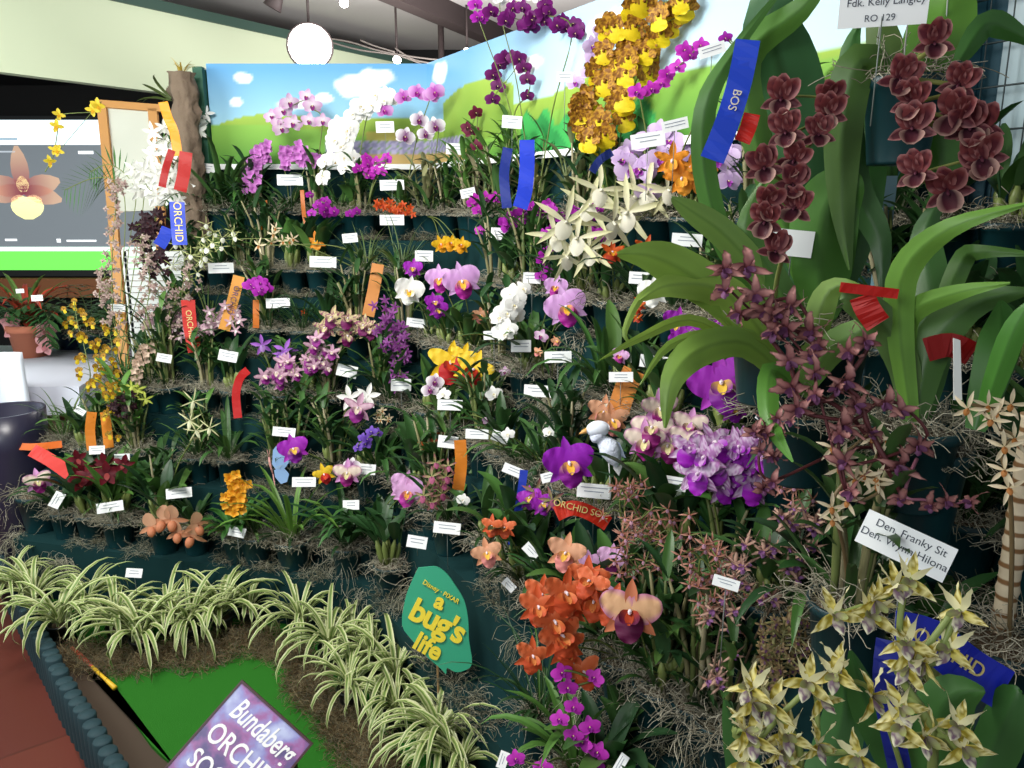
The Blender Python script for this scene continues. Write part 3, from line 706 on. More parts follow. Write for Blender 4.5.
reg('small_yellow', f_small('#dcbf28', '#e4cc44', '#cf9b20', W=.3, n=4))
reg('brom', f_small('#c98a8c', '#d69aa0', '#b57076', W=.34))
reg('greenyel', f_star('#a9b44a', '#c0c860', W=.14, lw=.2))
# ---------------------------------------------------------------- the orchids, top rows at the back
X = 'orchid'
plant('brassavola_orchid', 'orchid with a cloud of spidery white flowers above red ribbons at far left top', X, (176, 232), leaf=('strap', 8, .22), fl=[
  ('C', 'whitestar', 20, [(170,200), (172,160), (165,140)], {'n': 26, 'rad': 20}), ('C', 'whitestar', 22, [(165,150), (190,128), (200,122)], {'n': 18, 'rad': 13}), ('C', 'whitestar', 24, [(150,190), (145,172)], {'n': 9, 'rad': 14})])
plant('cymbidium_orchid', 'orchid with tall dark strap leaves and no flowers in a pot by the bark column', X, (226, 204), r=.075, h=.14, leaf=('strap', 15, .46, '#3c5c2e', .028))
plant('dendrobium_orchid', 'orchid with a thick hanging plume of small pink flowers, the left one of two', X, (258, 222), leaf=('cane', 6, .22), fl=[('C', 'pinkrac', 11, [(266,150), (256,160), (250,185)], {'n': 60, 'rad': 8, 'stem': '#6b7440'})])
plant('dendrobium_orchid', 'orchid with a rounded pink plume by the painted hills, right one of two', X, (290, 210), r=.07, h=.13, leaf=('strap', 9, .2), fl=[('C', 'pinkrac', 11, [(284,160), (296,152), (306,160)], {'n': 42, 'rad': 9}), ('C', 'pinkrac', 10, [(310,160), (318,160)], {'n': 12, 'rad': 7})])
plant('dendrobium_orchid', 'orchid with arching spray of pale pink and white flowers against the painted sky', X, (316, 200), leaf=('cane', 6, .24), fl=[('S', 'pinkwhite', 19, [(322,118), (310,108), (306,100), (292,106), (284,112), (290,120), (278,122), (270,114), (281,126), (307,120)], {'dt': 0})])
plant('moth_orchid', 'moth orchid with one long cascade of large pure white flowers', 'moth orchid', (352, 205), leaf=('broad', 5, .2, None, .05), fl=[('C', 'whitephal', 22, [(384,96), (370,104), (355,116), (345,130), (338,148)], {'n': 22, 'rad': 7, 'arch': .3}), ('C', 'whitephal', 17, [(335,145), (327,160), (321,178)], {'n': 8, 'rad': 5}), ('C', 'whitephal', 20, [(350,160), (345,163)], {'n': 3, 'rad': 6})])
plant('moth_orchid', 'moth orchid with a level row of pink flowers against the painted sky', 'moth orchid', (400, 176), leaf=('strap', 7, .22, None, .03), fl=[('S', 'pinkphal', 20, [(432,93), (428,99), (416,94), (401,100), (387,108)], {'jit': .2})])
plant('moth_orchid', 'moth orchid with three white flowers that have dark purple centres', 'moth orchid', (432, 190), leaf=('strap', 8, .2, None, .03), fl=[('S', 'whiteeye', 20, [(438,126), (424,132), (406,140), (418,124)], {'jit': .15})])
plant('dendrobium_orchid', 'orchid with vivid magenta bunch above a teal pot, left of the dark-eyed white one', X, (364, 213), leaf=('cane', 5, .2), fl=[('C', 'bright', 14, [(386,162), (372,166), (364,178)], {'n': 12, 'rad': 9})])
plant('dendrobium_orchid', 'orchid with an arch of deep purple flowers hanging against the painted sky', X, (500, 190), leaf=('cane', 9, .3, '#4f7434'), fl=[('S', 'darkphal', 17, [(527,96), (530,80), (524,68), (516,58), (506,56), (497,64), (496,76), (495,88), (492,98), (519,62), (500,60)], {'arch': .3, 'jit': .25})])
plant('dendrobium_orchid', 'orchid with a wide crown of purple and white flowers touching the upper picture edge', X, (535, 178), leaf=('cane', 6, .26), fl=[('C', 'magphal', 18, [(572,32), (550,16), (525,20), (505,16)], {'n': 24, 'rad': 11, 'dt': -.1, 'asp': 1.3}), ('C', 'whiteclus', 16, [(500,-2), (540,-4)], {'n': 9, 'rad': 6, 'dt': -.1}), ('C', 'mag', 16, [(479,20), (478,8)], {'n': 4, 'rad': 5, 'dt': -.1})])
plant('dendrobium_orchid', 'orchid with two dark wine-red flowers on a thin stem under the purple arch', X, (470, 188), leaf=('cane', 9, .26, '#55803a'), fl=[('S', 'maroonphal', 16, [(478,112), (470,130), (466,126), (474,146)])])
plant('oncidium_orchid', 'tall orchid with a big mass of ruffled yellow and brown flowers', X, (612, 210), r=.06, leaf=('broad', 6, .25), fl=[
  ('C', 'oncid', 32, [(600,150), (590,110), (600,70), (615,40), (640,15), (670,0)], {'n': 26, 'rad': 17, 'dt': -.06}), ('C', 'oncid', 32, [(625,110), (640,70), (640,50), (655,30), (690,10)], {'n': 20, 'rad': 16, 'dt': -.06}), ('C', 'oncid', 30, [(578,105), (582,118)], {'n': 5, 'rad': 8, 'dt': -.06})])
plant('dendrobium_orchid', 'orchid with a slanting spray of magenta flowers crossing the painted green hill', X, (655, 205), leaf=('cane', 7, .2), fl=[('S', 'bright', 19, [(640,92), (652,88), (662,84), (668,74), (676,68), (690,56), (700,42), (688,50)], {'dt': -.05}), ('S', 'mag', 16, [(735,62), (728,40), (742,50)], {'dt': -.1})])
plant('dendrobium_orchid', 'orchid with soft lilac flowers standing behind the yellow and brown ones', X, (584, 196), leaf=('cane', 5, .2), fl=[('C', 'lav_phal', 20, [(582,80), (592,55), (596,38)], {'n': 9, 'rad': 8, 'dt': 0}), ('C', 'lav_phal', 18, [(618,58)], {'n': 2, 'rad': 5, 'dt': 0})])
plant('cattleya_orchid', 'orchid with a heap of pale lavender flowers with purple throats', X, (640, 235), leaf=('broad', 6, .2), fl=[('C', 'lav_phal', 32, [(640,172), (655,158), (675,150), (630,180)], {'n': 17, 'rad': 22, 'dt': -.05, 'asp': 1.5}), ('C', 'lav_phal', 30, [(722,185), (728,150)], {'n': 5, 'rad': 9, 'dt': -.02})])
plant('cattleya_orchid', 'orchid with bright orange narrow-petalled flowers leaning over the lavender ones', X, (688, 240), leaf=('broad', 5, .2), fl=[('F', 'orange_catt', 36, [(690,168), (672,160), (700,178), (682,178)], {'dt': -.1})])
plant('dendrobium_orchid', 'orchid with a short row of magenta flowers between the tall grey canes', X, (480, 262), leaf=('cane', 6, .2, '#8b8468'), fl=[('S', 'bright', 15, [(494,196), (485,198), (476,199), (470,202), (479,212), (480,228)])])
plant('dendrobium_orchid', 'orchid with magenta flowers at the tips of blue ribbons in front of the painted leaf', X, (530, 252), r=.05, leaf=('cane', 6, .15, '#8d8b55'), fl=[('C', 'mag', 16, [(560,214), (540,213), (520,218), (512,220)], {'n': 18, 'rad': 9, 'asp': 1.5})])
plant('dendrobium_orchid', 'orchid with small purple flowers tipped white, scattered around the large cream stars', X, (575, 268), leaf=('cane', 7, .24, '#6d7550'), fl=[('C', 'mag', 13, [(545,270), (550,240), (552,228)], {'n': 10, 'rad': 8}), ('C', 'mag', 13, [(575,215), (588,210), (600,222), (594,235)], {'n': 12, 'rad': 10})])
plant('brassavola_orchid', 'orchid with large cream star flowers that have long drooping points', X, (625, 292), leaf=('cane', 5, .22), fl=[
  ('F', 'whitecream', 74, [(590,205), (566,222), (613,222), (648,192), (600,190), (578,238), (628,212)], {'dt': -.22, 'jit': .45}), ('F', 'whitecream', 62, [(566,256), (590,250), (634,196), (668,190), (556,236)], {'dt': -.2, 'jit': .5})])
plant('cattleya_orchid', 'orchid with two small rust-orange flowers under the big cream stars', X, (612, 300), leaf=('broad', 5, .16), fl=[('F', 'redor_catt', 26, [(612,252), (646,247)], {'dt': -.08})])
plant('cattleya_orchid', 'orchid with a pair of nodding golden yellow flowers', X, (425, 228), leaf=('cane', 8, .2, '#8a8a63'), fl=[('F', 'pureyellow_catt', 19, [(441,244), (461,245), (451,243)], {'dt': -.14})])
plant('cattleya_orchid', 'orchid with one small orange star flower beside a thin orange ribbon', X, (340, 262), r=.06, leaf=('broad', 4, .12), fl=[('F', 'orange_catt', 20, [(316,241)], {'dt': -.12})])
plant('epidendrum_orchid', 'orchid with a flat band of tiny red-orange flowers above a name card', X, (405, 262), leaf=('cane', 7, .15, '#567a35'), fl=[('C', 'orangeclus', 9, [(384,204), (396,207), (408,212)], {'n': 26, 'rad': 6, 'asp': 1.4})])
plant('dendrobium_orchid', 'orchid with loose small magenta-purple flowers behind the thin orange ribbon', X, (340, 206), leaf=('thin', 20, .2), fl=[('C', 'mag', 11, [(318,200), (330,206), (342,218)], {'n': 14, 'rad': 14, 'dt': -.1, 'asp': 1.5})])
plant('cattleya_orchid', 'orchid with one round white flower with a yellow centre', X, (420, 340), leaf=('broad', 4, .18), fl=[('F', 'white_catt', 33, [(409,291)], {'dt': -.05, 'jit': .1}), ('F', 'mag_catt', 20, [(413,268)], {'dt': 0})])
plant('cattleya_orchid', 'orchid with small deep magenta flower below the white and yellow one', X, (432, 345), leaf=('broad', 6, .18), fl=[('F', 'mag_catt', 22, [(434,302), (438,309)], {'dt': -.03})])
plant('cattleya_orchid', 'orchid with twin large lilac ruffled flowers, magenta lips, in the upper middle', X, (466, 352), leaf=('broad', 6, .2), fl=[('F', 'lilac_catt', 38, [(462,281)], {'dt': -.1, 'jit': .15}), ('F', 'lilac_catt', 32, [(440,279)], {'dt': -.05})])
plant('cattleya_orchid', 'orchid with a column of clean white flowers beside the lilac pair', X, (510, 372), leaf=('broad', 7, .2), fl=[('C', 'whiteclus', 23, [(510,325), (500,318), (514,296)], {'n': 12, 'rad': 15, 'dt': -.08}), ('F', 'whiteclus', 24, [(505,311), (516,300), (500,318)], {'dt': -.1})])
plant('cattleya_orchid', 'orchid with one big lilac flower with orange and magenta throat, frilled edge', X, (565, 366), r=.055, leaf=('broad', 5, .17), fl=[('F', 'lilac_catt', 46, [(566,307)], {'dt': -.08, 'jit': .1}), ('F', 'lilac_catt', 24, [(556,287)], {'dt': -.02})])
plant('cattleya_orchid', 'orchid with a small flat apricot-orange flower by the white bunch', X, (482, 350), leaf=('broad', 4, .15), fl=[('F', 'peach', 20, [(480,315)])])
plant('cattleya_orchid', 'orchid with half-hidden white flower with yellow centre behind the green leaves', X, (655, 350), leaf=('strap', 8, .2), fl=[('F', 'white_catt', 34, [(653,292)], {'dt': -.06})])
plant('cattleya_orchid', 'orchid with tiny rusty flowers hanging left of the half-hidden white flower', X, (606, 392), leaf=('strap', 12, .26, '#3f6630', .022), fl=[('C', 'redor_catt', 12, [(640,300), (637,315), (640,308)], {'n': 5, 'rad': 6})])
plant('cattleya_orchid', 'orchid with small pale lilac and pink flowers just above a name card', X, (556, 372), leaf=None, pot=None, moss=False, fl=[('F', 'pinkwhite', 16, [(541,336)], {}), ('F', 'peach', 12, [(556,341), (538,352)], {})])
plant('fern', 'dark green fern at the foot of the bark column below the white spidery flowers', 'fern', (190, 228), leaf=('fern', 12, .26, '#35602f'))
# middle left
plant('brassavola_orchid', 'orchid with greenish white spider flowers next to the blue ribbon, upper clump', X, (205, 300), leaf=('thin', 26, .24, '#6d8450'), fl=[('C', 'greenwhite', 20, [(208,240), (215,232)], {'n': 10, 'rad': 16, 'asp': 1.4})])
plant('brassavola_orchid', 'orchid with greenish white spider flowers, lower clump beneath the blue ribbon', X, (192, 330), leaf=('thin', 22, .22, '#5f7a44'), fl=[('C', 'greenwhite', 19, [(184,262), (192,258)], {'n': 11, 'rad': 17, 'asp': 1.3})])
plant('brassavola_orchid', 'orchid with rush-like leaves and a few faded tan flowers', X, (262, 300), leaf=('thin', 26, .24, '#71865a'), fl=[('C', 'creamcane', 16, [(270,245), (280,238)], {'n': 7, 'rad': 12, 'asp': 1.6})])
plant('dendrobium_orchid', 'orchid with thick clusters of nearly black maroon flowers', X, (156, 330), leaf=('cane', 8, .22), fl=[('C', 'blackred', 12, [(158,268), (150,245), (146,225), (155,222)], {'n': 60, 'rad': 13, 'dt': -.05})])
plant('dendrobium_orchid', 'orchid with a round head of violet-magenta flowers beside the pale orange ribbon', X, (262, 330), r=.05, leaf=('thin', 14, .2), fl=[('C', 'mag', 13, [(256,290), (258,286)], {'n': 12, 'rad': 10, 'dt': -.08})])
plant('dendrobium_orchid', 'orchid with many tall thin sprays of tiny speckled beige flowers', X, (140, 395), leaf=('cane', 9, .3), fl=[('C', 'beige', 7, [(116,330), (112,270), (115,215), (118,185)], {'n': 90, 'rad': 10}), ])
plant('dendrobium_orchid', 'orchid with tall sprays of tiny mauve-beige flowers, right of the taller beige sprays', X, (150, 385), leaf=('thin', 20, .24), fl=[('C', 'beige', 7, [(145,320), (150,280), (140,240)], {'n': 60, 'rad': 10}), ('C', 'beige', 7, [(100,300), (105,275)], {'n': 24, 'rad': 8})])
plant('dendrobium_orchid', 'orchid with thin sprays of tiny tan flowers rising beneath the greenish spider flowers', X, (178, 375), leaf=('cane', 8, .2), fl=[('C', 'beige', 7, [(170,330), (176,300), (190,280)], {'n': 50, 'rad': 14}), ('C', 'beige', 6, [(160,320), (158,290)], {'n': 20, 'rad': 8})])
plant('dendrobium_orchid', 'orchid with airy branching sprays of pale pink flowers around the red ribbon', X, (196, 360), leaf=('thin', 24, .2), fl=[('C', 'pinkspray', 14, [(172,335), (160,318), (152,322)], {'n': 18, 'rad': 10}), ('C', 'pinkspray', 14, [(205,330), (215,318), (224,308), (235,322)], {'n': 24, 'rad': 11}), ('C', 'pinkspray', 13, [(190,330), (178,320)], {'n': 10, 'rad': 9})])
plant('dendrobium_orchid', 'orchid with two hanging chains of small creamy flowers on the left side', X, (150, 425), leaf=('thin', 20, .22), fl=[('C', 'creamrac', 8, [(148,345), (142,358), (140,376)], {'n': 36, 'rad': 7, 'dt': -.05})])
plant('oncidium_orchid', 'orchid with a haze of little yellow flowers on thin branches, left edge of the stand', X, (98, 420), leaf=('thin', 30, .25, '#4f7434'), fl=[('C', 'smallonc', 11, [(90,380), (85,350), (78,325), (75,308)], {'n': 26, 'rad': 16}), ('C', 'smallonc', 11, [(110,380), (112,350), (108,322)], {'n': 24, 'rad': 15}), ('C', 'smallonc', 12, [(112,400), (116,385), (110,370)], {'n': 16, 'rad': 8})])
plant('oncidium_orchid', 'orchid with dark purple-brown flowers mixed with small yellow ones', X, (124, 455), leaf=('cane', 6, .2), fl=[('C', 'blackred', 10, [(122,408), (126,402)], {'n': 26, 'rad': 12}), ('C', 'smallonc', 11, [(115,430), (108,400), (118,388)], {'n': 14, 'rad': 9})])
plant('dendrobium_orchid', 'orchid with a few yellow-green flowers between the cream chains and the arching leaves', X, (155, 440), leaf=('cane', 8, .28, '#5d8a3c', .028), fl=[('C', 'greenyel', 16, [(142,398), (138,390)], {'n': 6, 'rad': 8})])
plant('dendrobium_orchid', 'orchid with lilac five-pointed flowers beside the pink and white spray', X, (265, 400), leaf=('cane', 6, .2), fl=[('F', 'lilacstar', 24, [(262,345), (285,350)], {'jit': .2}), ('C', 'lilacstar', 14, [(282,358)], {'n': 3, 'rad': 6})])
plant('dendrobium_orchid', 'orchid with a broad spray of pink, cream and purple flowers at left centre', X, (310, 405), leaf=('cane', 7, .2), fl=[('C', 'dendpink', 19, [(268,378), (282,368), (300,362), (315,352), (325,360)], {'n': 24, 'rad': 14, 'dt': -.06})])
plant('dendrobium_orchid', 'orchid with cream twisted flowers that have maroon lips', X, (348, 375), leaf=('broad', 5, .2), fl=[('S', 'cream_mar', 26, [(372,328), (360,330), (345,334), (335,320), (328,330), (350,322)], {'dt': -.06})])
plant('dendrobium_orchid', 'orchid with upright purple clusters speckled with plum, left of the yellow and red flower', X, (402, 385), leaf=('cane', 7, .22), fl=[('C', 'purpleclus', 13, [(400,375), (396,345), (388,325), (385,315)], {'n': 46, 'rad': 15})])
plant('cattleya_orchid', 'orchid with large golden yellow flowers with blood-red lips', X, (460, 405), leaf=('broad', 6, .2), fl=[('F', 'yellow_catt', 46, [(450,363), (474,370)], {'dt': -.1, 'jit': .2}), ('F', 'yellow_catt', 30, [(463,356)], {'dt': -.05})])
plant('cattleya_orchid', 'orchid with small white and purple flowers left of the yellow and red ones', X, (434, 425), leaf=('broad', 6, .16, '#4f6b35'), fl=[('F', 'whiteeye', 20, [(435,382), (430,390)], {'dt': -.06}), ('F', 'whiteclus', 17, [(443,394)], {'dt': -.06})])
plant('cattleya_orchid', 'orchid with little white flowers right of the yellow and red ones', X, (498, 418), leaf=('strap', 9, .18, '#4f7a38'), fl=[('F', 'whiteclus', 19, [(494,394), (487,390)], {'dt': -.06}), ('F', 'pinkwhite', 14, [(505,372), (488,420)], {'dt': -.06})])
plant('cattleya_orchid', 'orchid with spidery pale flowers and a pink lip between two cards', X, (360, 445), leaf=('broad', 6, .2), fl=[('F', 'dendpink', 34, [(358,408)], {'dt': -.1}), ('F', 'whitestar', 26, [(350,398), (368,396)], {'dt': -.06}), ('C', 'creamcane', 10, [(378,412), (385,420)], {'n': 8, 'rad': 7})])
plant('dendrobium_orchid', 'orchid with three small blue-violet flowers', X, (380, 470), leaf=('strap', 10, .24, '#3f6a34', .03), fl=[('C', 'blueviol', 14, [(358,446), (368,438), (380,432)], {'n': 6, 'rad': 6, 'dt': -.1})])
plant('cattleya_orchid', 'orchid with one bright pink-purple flower with yellow throat beside the blue butterfly', X, (300, 492), leaf=('cane', 6, .26), fl=[('F', 'mag_catt', 32, [(293,449)], {'dt': -.06, 'jit': .15})])
plant('cattleya_orchid', 'orchid with a small orange and dark red flower at left centre', X, (330, 500), leaf=('broad', 6, .2), fl=[('F', 'yellow_catt', 22, [(324,474)], {'dt': -.08})])
plant('cattleya_orchid', 'orchid with one white flower blotched with maroon under a large card', X, (352, 492), leaf=('strap', 7, .2), fl=[('F', 'splash', 28, [(347,473)], {'dt': -.12}), ('F', 'whiteeye', 18, [(352,466)], {'dt': -.1})])
plant('cattleya_orchid', 'orchid with one soft pink flower in the middle of a leafy teal pot', X, (385, 534), r=.07, h=.13, leaf=('strap', 16, .28, '#3f6c35', .03), fl=[('F', 'pink_catt', 34, [(406,487), (408,492)], {'dt': -.04, 'jit': .2})])
plant('dendrobium_orchid', 'orchid with green and maroon star flowers near the orange ribbon', X, (442, 520), leaf=('strap', 8, .22), fl=[('C', 'greenmar', 22, [(430,500), (436,480), (445,468)], {'n': 12, 'rad': 12, 'dt': -.08}), ('F', 'whitephal', 14, [(463,500)], {})])
plant('cattleya_orchid', 'orchid with one vivid purple flower with a yellow and orange throat, mid right', X, (560, 515), leaf=('broad', 6, .2), fl=[('F', 'purple_catt', 52, [(569,463)], {'dt': -.1, 'jit': .1})])
plant('cattleya_orchid', 'orchid with wine and pink narrow flowers beneath the vivid purple one', X, (535, 530), leaf=('broad', 7, .2), fl=[('F', 'greenmar', 30, [(536,492), (552,500)], {'dt': -.08}), ('F', 'mag_catt', 26, [(542,504), (530,498)], {'dt': -.06})])
plant('cattleya_orchid', 'orchid with flat small white flowers below the large lilac frilled flower', X, (545, 470), leaf=('strap', 8, .18), fl=[('F', 'whiteclus', 16, [(550,432), (508,434)], {'dt': -.08})])
plant('cattleya_orchid', 'orchid with pink, cream and dark violet splashed flowers', X, (655, 500), leaf=('broad', 5, .2), fl=[('F', 'splash', 42, [(660,408), (652,428), (645,440)], {'dt': -.15}), ('F', 'splash', 40, [(690,425), (686,440), (668,445)], {'dt': -.15})])
plant('cattleya_orchid', 'orchid with a big cluster of speckled purple flowers with vivid violet lips', X, (740, 560), leaf=('cane', 5, .2, '#3f6a34'), fl=[('C', 'speckle', 46, [(700,460), (720,450), (745,470), (740,480)], {'n': 15, 'rad': 22, 'dt': -.05, 'asp': 1.4})])
plant('cattleya_orchid', 'orchid with one large magenta and orange flower under the arching leaves', X, (735, 430), leaf=('broad', 5, .16), fl=[('F', 'mag_catt', 66, [(722,383)], {'dt': -.12, 'jit': .15}), ('F', 'mag_catt', 34, [(765,382), (733,408)], {'dt': -.05})])
plant('cattleya_orchid', 'orchid with dusky magenta flowers half hidden by the big green leaves', X, (690, 400), leaf=('broad', 4, .15), fl=[('F', 'mag_catt', 34, [(678,322), (686,340), (712,332)], {'dt': 0})])
plant('cattleya_orchid', 'orchid with one small pink flower between two cards right of centre', X, (620, 398), leaf=('strap', 7, .16), fl=[('F', 'pink_catt', 18, [(620,356)], {'dt': -.05})])
# lower left
plant('dendrobium_orchid', 'orchid with dark red flowers over a name card at the lower left', X, (118, 515), leaf=('broad', 7, .22, '#4a6f30', .04), fl=[('C', 'darkred', 24, [(95,476), (82,470), (108,466)], {'n': 11, 'rad': 14, 'asp': 1.6})])
plant('cattleya_orchid', 'orchid with a single yellow, white and violet flower on a large dark pot', X, (44, 482), r=.085, h=.17, leaf=None, fl=[('F', 'splash', 26, [(38,481)], {'dt': -.1})])
plant('bulbophyllum_orchid', 'orchid with slim stem of pale greenish star flowers, left of the orange-yellow plume', X, (196, 500), leaf=('cane', 9, .26, '#35552c'), fl=[('S', 'brassia', 26, [(194,435), (193,418), (196,402), (206,425)], {'dt': -.1, 'jit': .2})])
plant('epidendrum_orchid', 'orchid with glossy fat stems and broad leaves behind the dark red flowers', X, (148, 500), leaf=('broad', 9, .34, '#55803a', .042))
plant('slipper_orchid', 'slipper orchid clump with peach-brown pouched flowers', 'slipper orchid', (178, 572), r=.06, leaf=('strap', 18, .18, '#3b6b2e', .03), fl=[('F', 'slip', 32, [(152,526), (164,520), (178,532), (196,524), (172,519), (192,535)], {'dt': -.04, 'jit': .6})])
plant('ascocentrum_orchid', 'orchid with a dense upright plume of orange-yellow flowers', X, (240, 545), leaf=('strap', 8, .12, '#5a7c3c'), fl=[('C', 'yellowrac', 12, [(235,508), (237,494), (238,480)], {'n': 60, 'rad': 10, 'dt': -.06})])
plant('cymbidium_orchid', 'orchid with long arching grassy leaves between the peach slippers and the blue butterfly', X, (275, 552), r=.07, leaf=('strap', 14, .3, '#5c8434', .022))
# lower centre / right
plant('cattleya_orchid', 'orchid with salmon and yellow flower next to the blue ribbon', X, (500, 585), leaf=('broad', 4, .2), fl=[('F', 'peach', 34, [(487,553)], {'dt': -.06}), ('F', 'salmon', 24, [(492,526), (505,528)], {'dt': -.02})])
plant('vanda_orchid', 'orchid with a large heap of burnt orange flowers at lower centre', X, (575, 672), leaf=('strap', 7, .2), fl=[('C', 'salmon', 46, [(572,640), (560,610), (570,590), (590,590)], {'n': 15, 'rad': 22, 'dt': -.08, 'asp': 1.3}), ('F', 'salmon', 40, [(532,656), (583,672)], {'dt': -.08}), ('F', 'peach', 40, [(566,553)], {'dt': -.02})])
plant('cattleya_orchid', 'orchid with one peach flower with deep maroon lip beside the burnt orange heap', X, (640, 690), leaf=('broad', 5, .22), fl=[('F', 'peach_mar', 66, [(630,612)], {'dt': -.1, 'jit': .1})])
plant('cattleya_orchid', 'orchid with pink and lilac flowers peeping above the burnt orange heap', X, (600, 600), leaf=('broad', 4, .2), fl=[('F', 'pink_catt', 34, [(590,566), (603,588), (612,560)], {'dt': -.03})])
plant('dendrobium_orchid', 'orchid with hanging violet flowers and strap leaves at the bottom centre', X, (548, 775), leaf=('strap', 10, .24, '#55803a', .026), fl=[('S', 'bright', 22, [(562,672), (592,680), (566,690), (570,708), (563,722), (572,738), (590,728), (584,745), (598,755), (595,765)], {'dt': -.1}), ('S', 'bright', 20, [(540,765), (515,758)], {'dt': -.1})])
plant('dendrobium_orchid', 'orchid with a thicket of small brown-pink flowers, left half of the thicket', X, (650, 640), leaf=('cane', 6, .2), fl=[('C', 'tanstar', 20, [(625,500), (640,520), (650,545), (640,575)], {'n': 55, 'rad': 26, 'dt': -.04, 'asp': 1.3}), ('C', 'tanstar', 18, [(620,495), (635,485)], {'n': 8, 'rad': 8, 'dt': -.04})])
plant('dendrobium_orchid', 'orchid with a thicket of small brown-pink flowers, right half of the thicket', X, (720, 690), leaf=('cane', 6, .26), fl=[('C', 'tanstar', 22, [(700,560), (715,580), (720,600), (700,530)], {'n': 45, 'rad': 30, 'dt': -.04}), ('C', 'curlytan', 28, [(712,680), (718,640), (728,600), (745,560), (760,530)], {'n': 24, 'rad': 22, 'dt': -.08, 'stem': '#6b5a4a'})])
plant('dendrobium_orchid', 'orchid with lavender-brown curled flowers above the striped spiky ones', X, (790, 690), leaf=('cane', 5, .2), fl=[('C', 'curlytan', 30, [(775,600), (790,560), (800,530), (780,510)], {'n': 26, 'rad': 20, 'dt': -.05, 'stem': '#5f5040'}), ('C', 'tanstar', 20, [(800,500), (770,470)], {'n': 14, 'rad': 16, 'dt': 0})])
plant('aloe_plant', 'spiky plant with cream-banded purple-brown shoots at the lower right', 'plant', (780, 720), leaf=None, fl=[('C', 'spottedbrown', 13, [(775,680), (780,650), (785,630)], {'n': 70, 'rad': 26, 'dt': -.05, 'sr': .004, 'stem': '#8a8658'}), ('C', 'spottedbrown', 11, [(772,660), (774,620)], {'n': 18, 'rad': 5, 'dt': -.05, 'sr': .005, 'stem': '#8a8658'}), ('C', 'spottedbrown', 11, [(790,660), (793,610)], {'n': 18, 'rad': 5, 'dt': -.05, 'sr': .005, 'stem': '#8a8658'})])
# ---------------------------------------------------------------- near plants at the right
TC = 1.12
r1 = plant('catasetum_orchid', 'orchid with a tall spike of dark burgundy flowers, left of the hanging pot', X, (770, 330), r=.06, leaf=None, t=1.28, fl=[
  ('S', 'catas', 46, [(783,245), (762,225), (795,212), (770,205), (792,190), (768,170), (790,160), (815,138), (780,140), (835,112), (822,98), (785,96)], {'t': 1.13, 'jit': .3, 'stem': '#7f8a4a', 'sr': .003})])
r2 = plant('catasetum_orchid', 'orchid in a hanging teal pot with speckled burgundy flowers at the upper right', X, (905, 78), r=.058, h=.13, leaf=None, t=1.22, fl=[
  ('S', 'catas', 52, [(938,45), (905,75), (965,88), (912,105), (950,118), (980,125), (915,122), (958,132), (985,165), (978,158), (910,178), (955,185)], {'t': 1.04, 'jit': .3, 'stem': '#8a8f4e', 'sr': .003})])
m = MB(); o3 = r2.location
for a in (0, 2.1, 4.2): m.tube([o3 + Vector((math.cos(a)*.058, math.sin(a)*.058, .125)), Vector((o3.x, o3.y, 2.98))], .0011, n=4)
link('hanging_wire', m.mesh('hanging_wire', STAKE, origin=o3), r2)
def sm_(t): return math.sin(PI*min(1, t*.9+.1))**.6
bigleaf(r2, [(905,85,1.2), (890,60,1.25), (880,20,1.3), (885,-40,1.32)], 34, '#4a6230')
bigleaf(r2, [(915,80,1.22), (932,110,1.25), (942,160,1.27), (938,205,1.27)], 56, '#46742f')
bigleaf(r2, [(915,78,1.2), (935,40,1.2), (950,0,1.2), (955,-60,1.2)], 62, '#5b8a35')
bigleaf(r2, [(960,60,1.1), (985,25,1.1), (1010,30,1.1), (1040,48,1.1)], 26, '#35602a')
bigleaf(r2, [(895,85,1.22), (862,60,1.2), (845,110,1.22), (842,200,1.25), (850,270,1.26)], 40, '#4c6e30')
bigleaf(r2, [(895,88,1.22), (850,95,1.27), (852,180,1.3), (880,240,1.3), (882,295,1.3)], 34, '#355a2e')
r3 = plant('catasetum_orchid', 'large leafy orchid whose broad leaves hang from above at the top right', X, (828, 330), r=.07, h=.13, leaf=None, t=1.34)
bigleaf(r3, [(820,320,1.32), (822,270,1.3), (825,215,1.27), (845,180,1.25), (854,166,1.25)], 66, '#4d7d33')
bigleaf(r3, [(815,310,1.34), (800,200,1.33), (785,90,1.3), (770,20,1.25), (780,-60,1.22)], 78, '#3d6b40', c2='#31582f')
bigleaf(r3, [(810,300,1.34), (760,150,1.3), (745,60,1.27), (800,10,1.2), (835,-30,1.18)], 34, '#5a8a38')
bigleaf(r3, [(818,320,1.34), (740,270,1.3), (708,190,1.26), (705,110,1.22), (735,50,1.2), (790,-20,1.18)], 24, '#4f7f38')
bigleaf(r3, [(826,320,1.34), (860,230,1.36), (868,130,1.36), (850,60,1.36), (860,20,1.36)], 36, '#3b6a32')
r4 = plant('catasetum_orchid', 'orchid with wide light green leaves fanned out over the middle right', X, (800, 410), r=.065, leaf=None, t=1.3)
LG = '#6d9440'
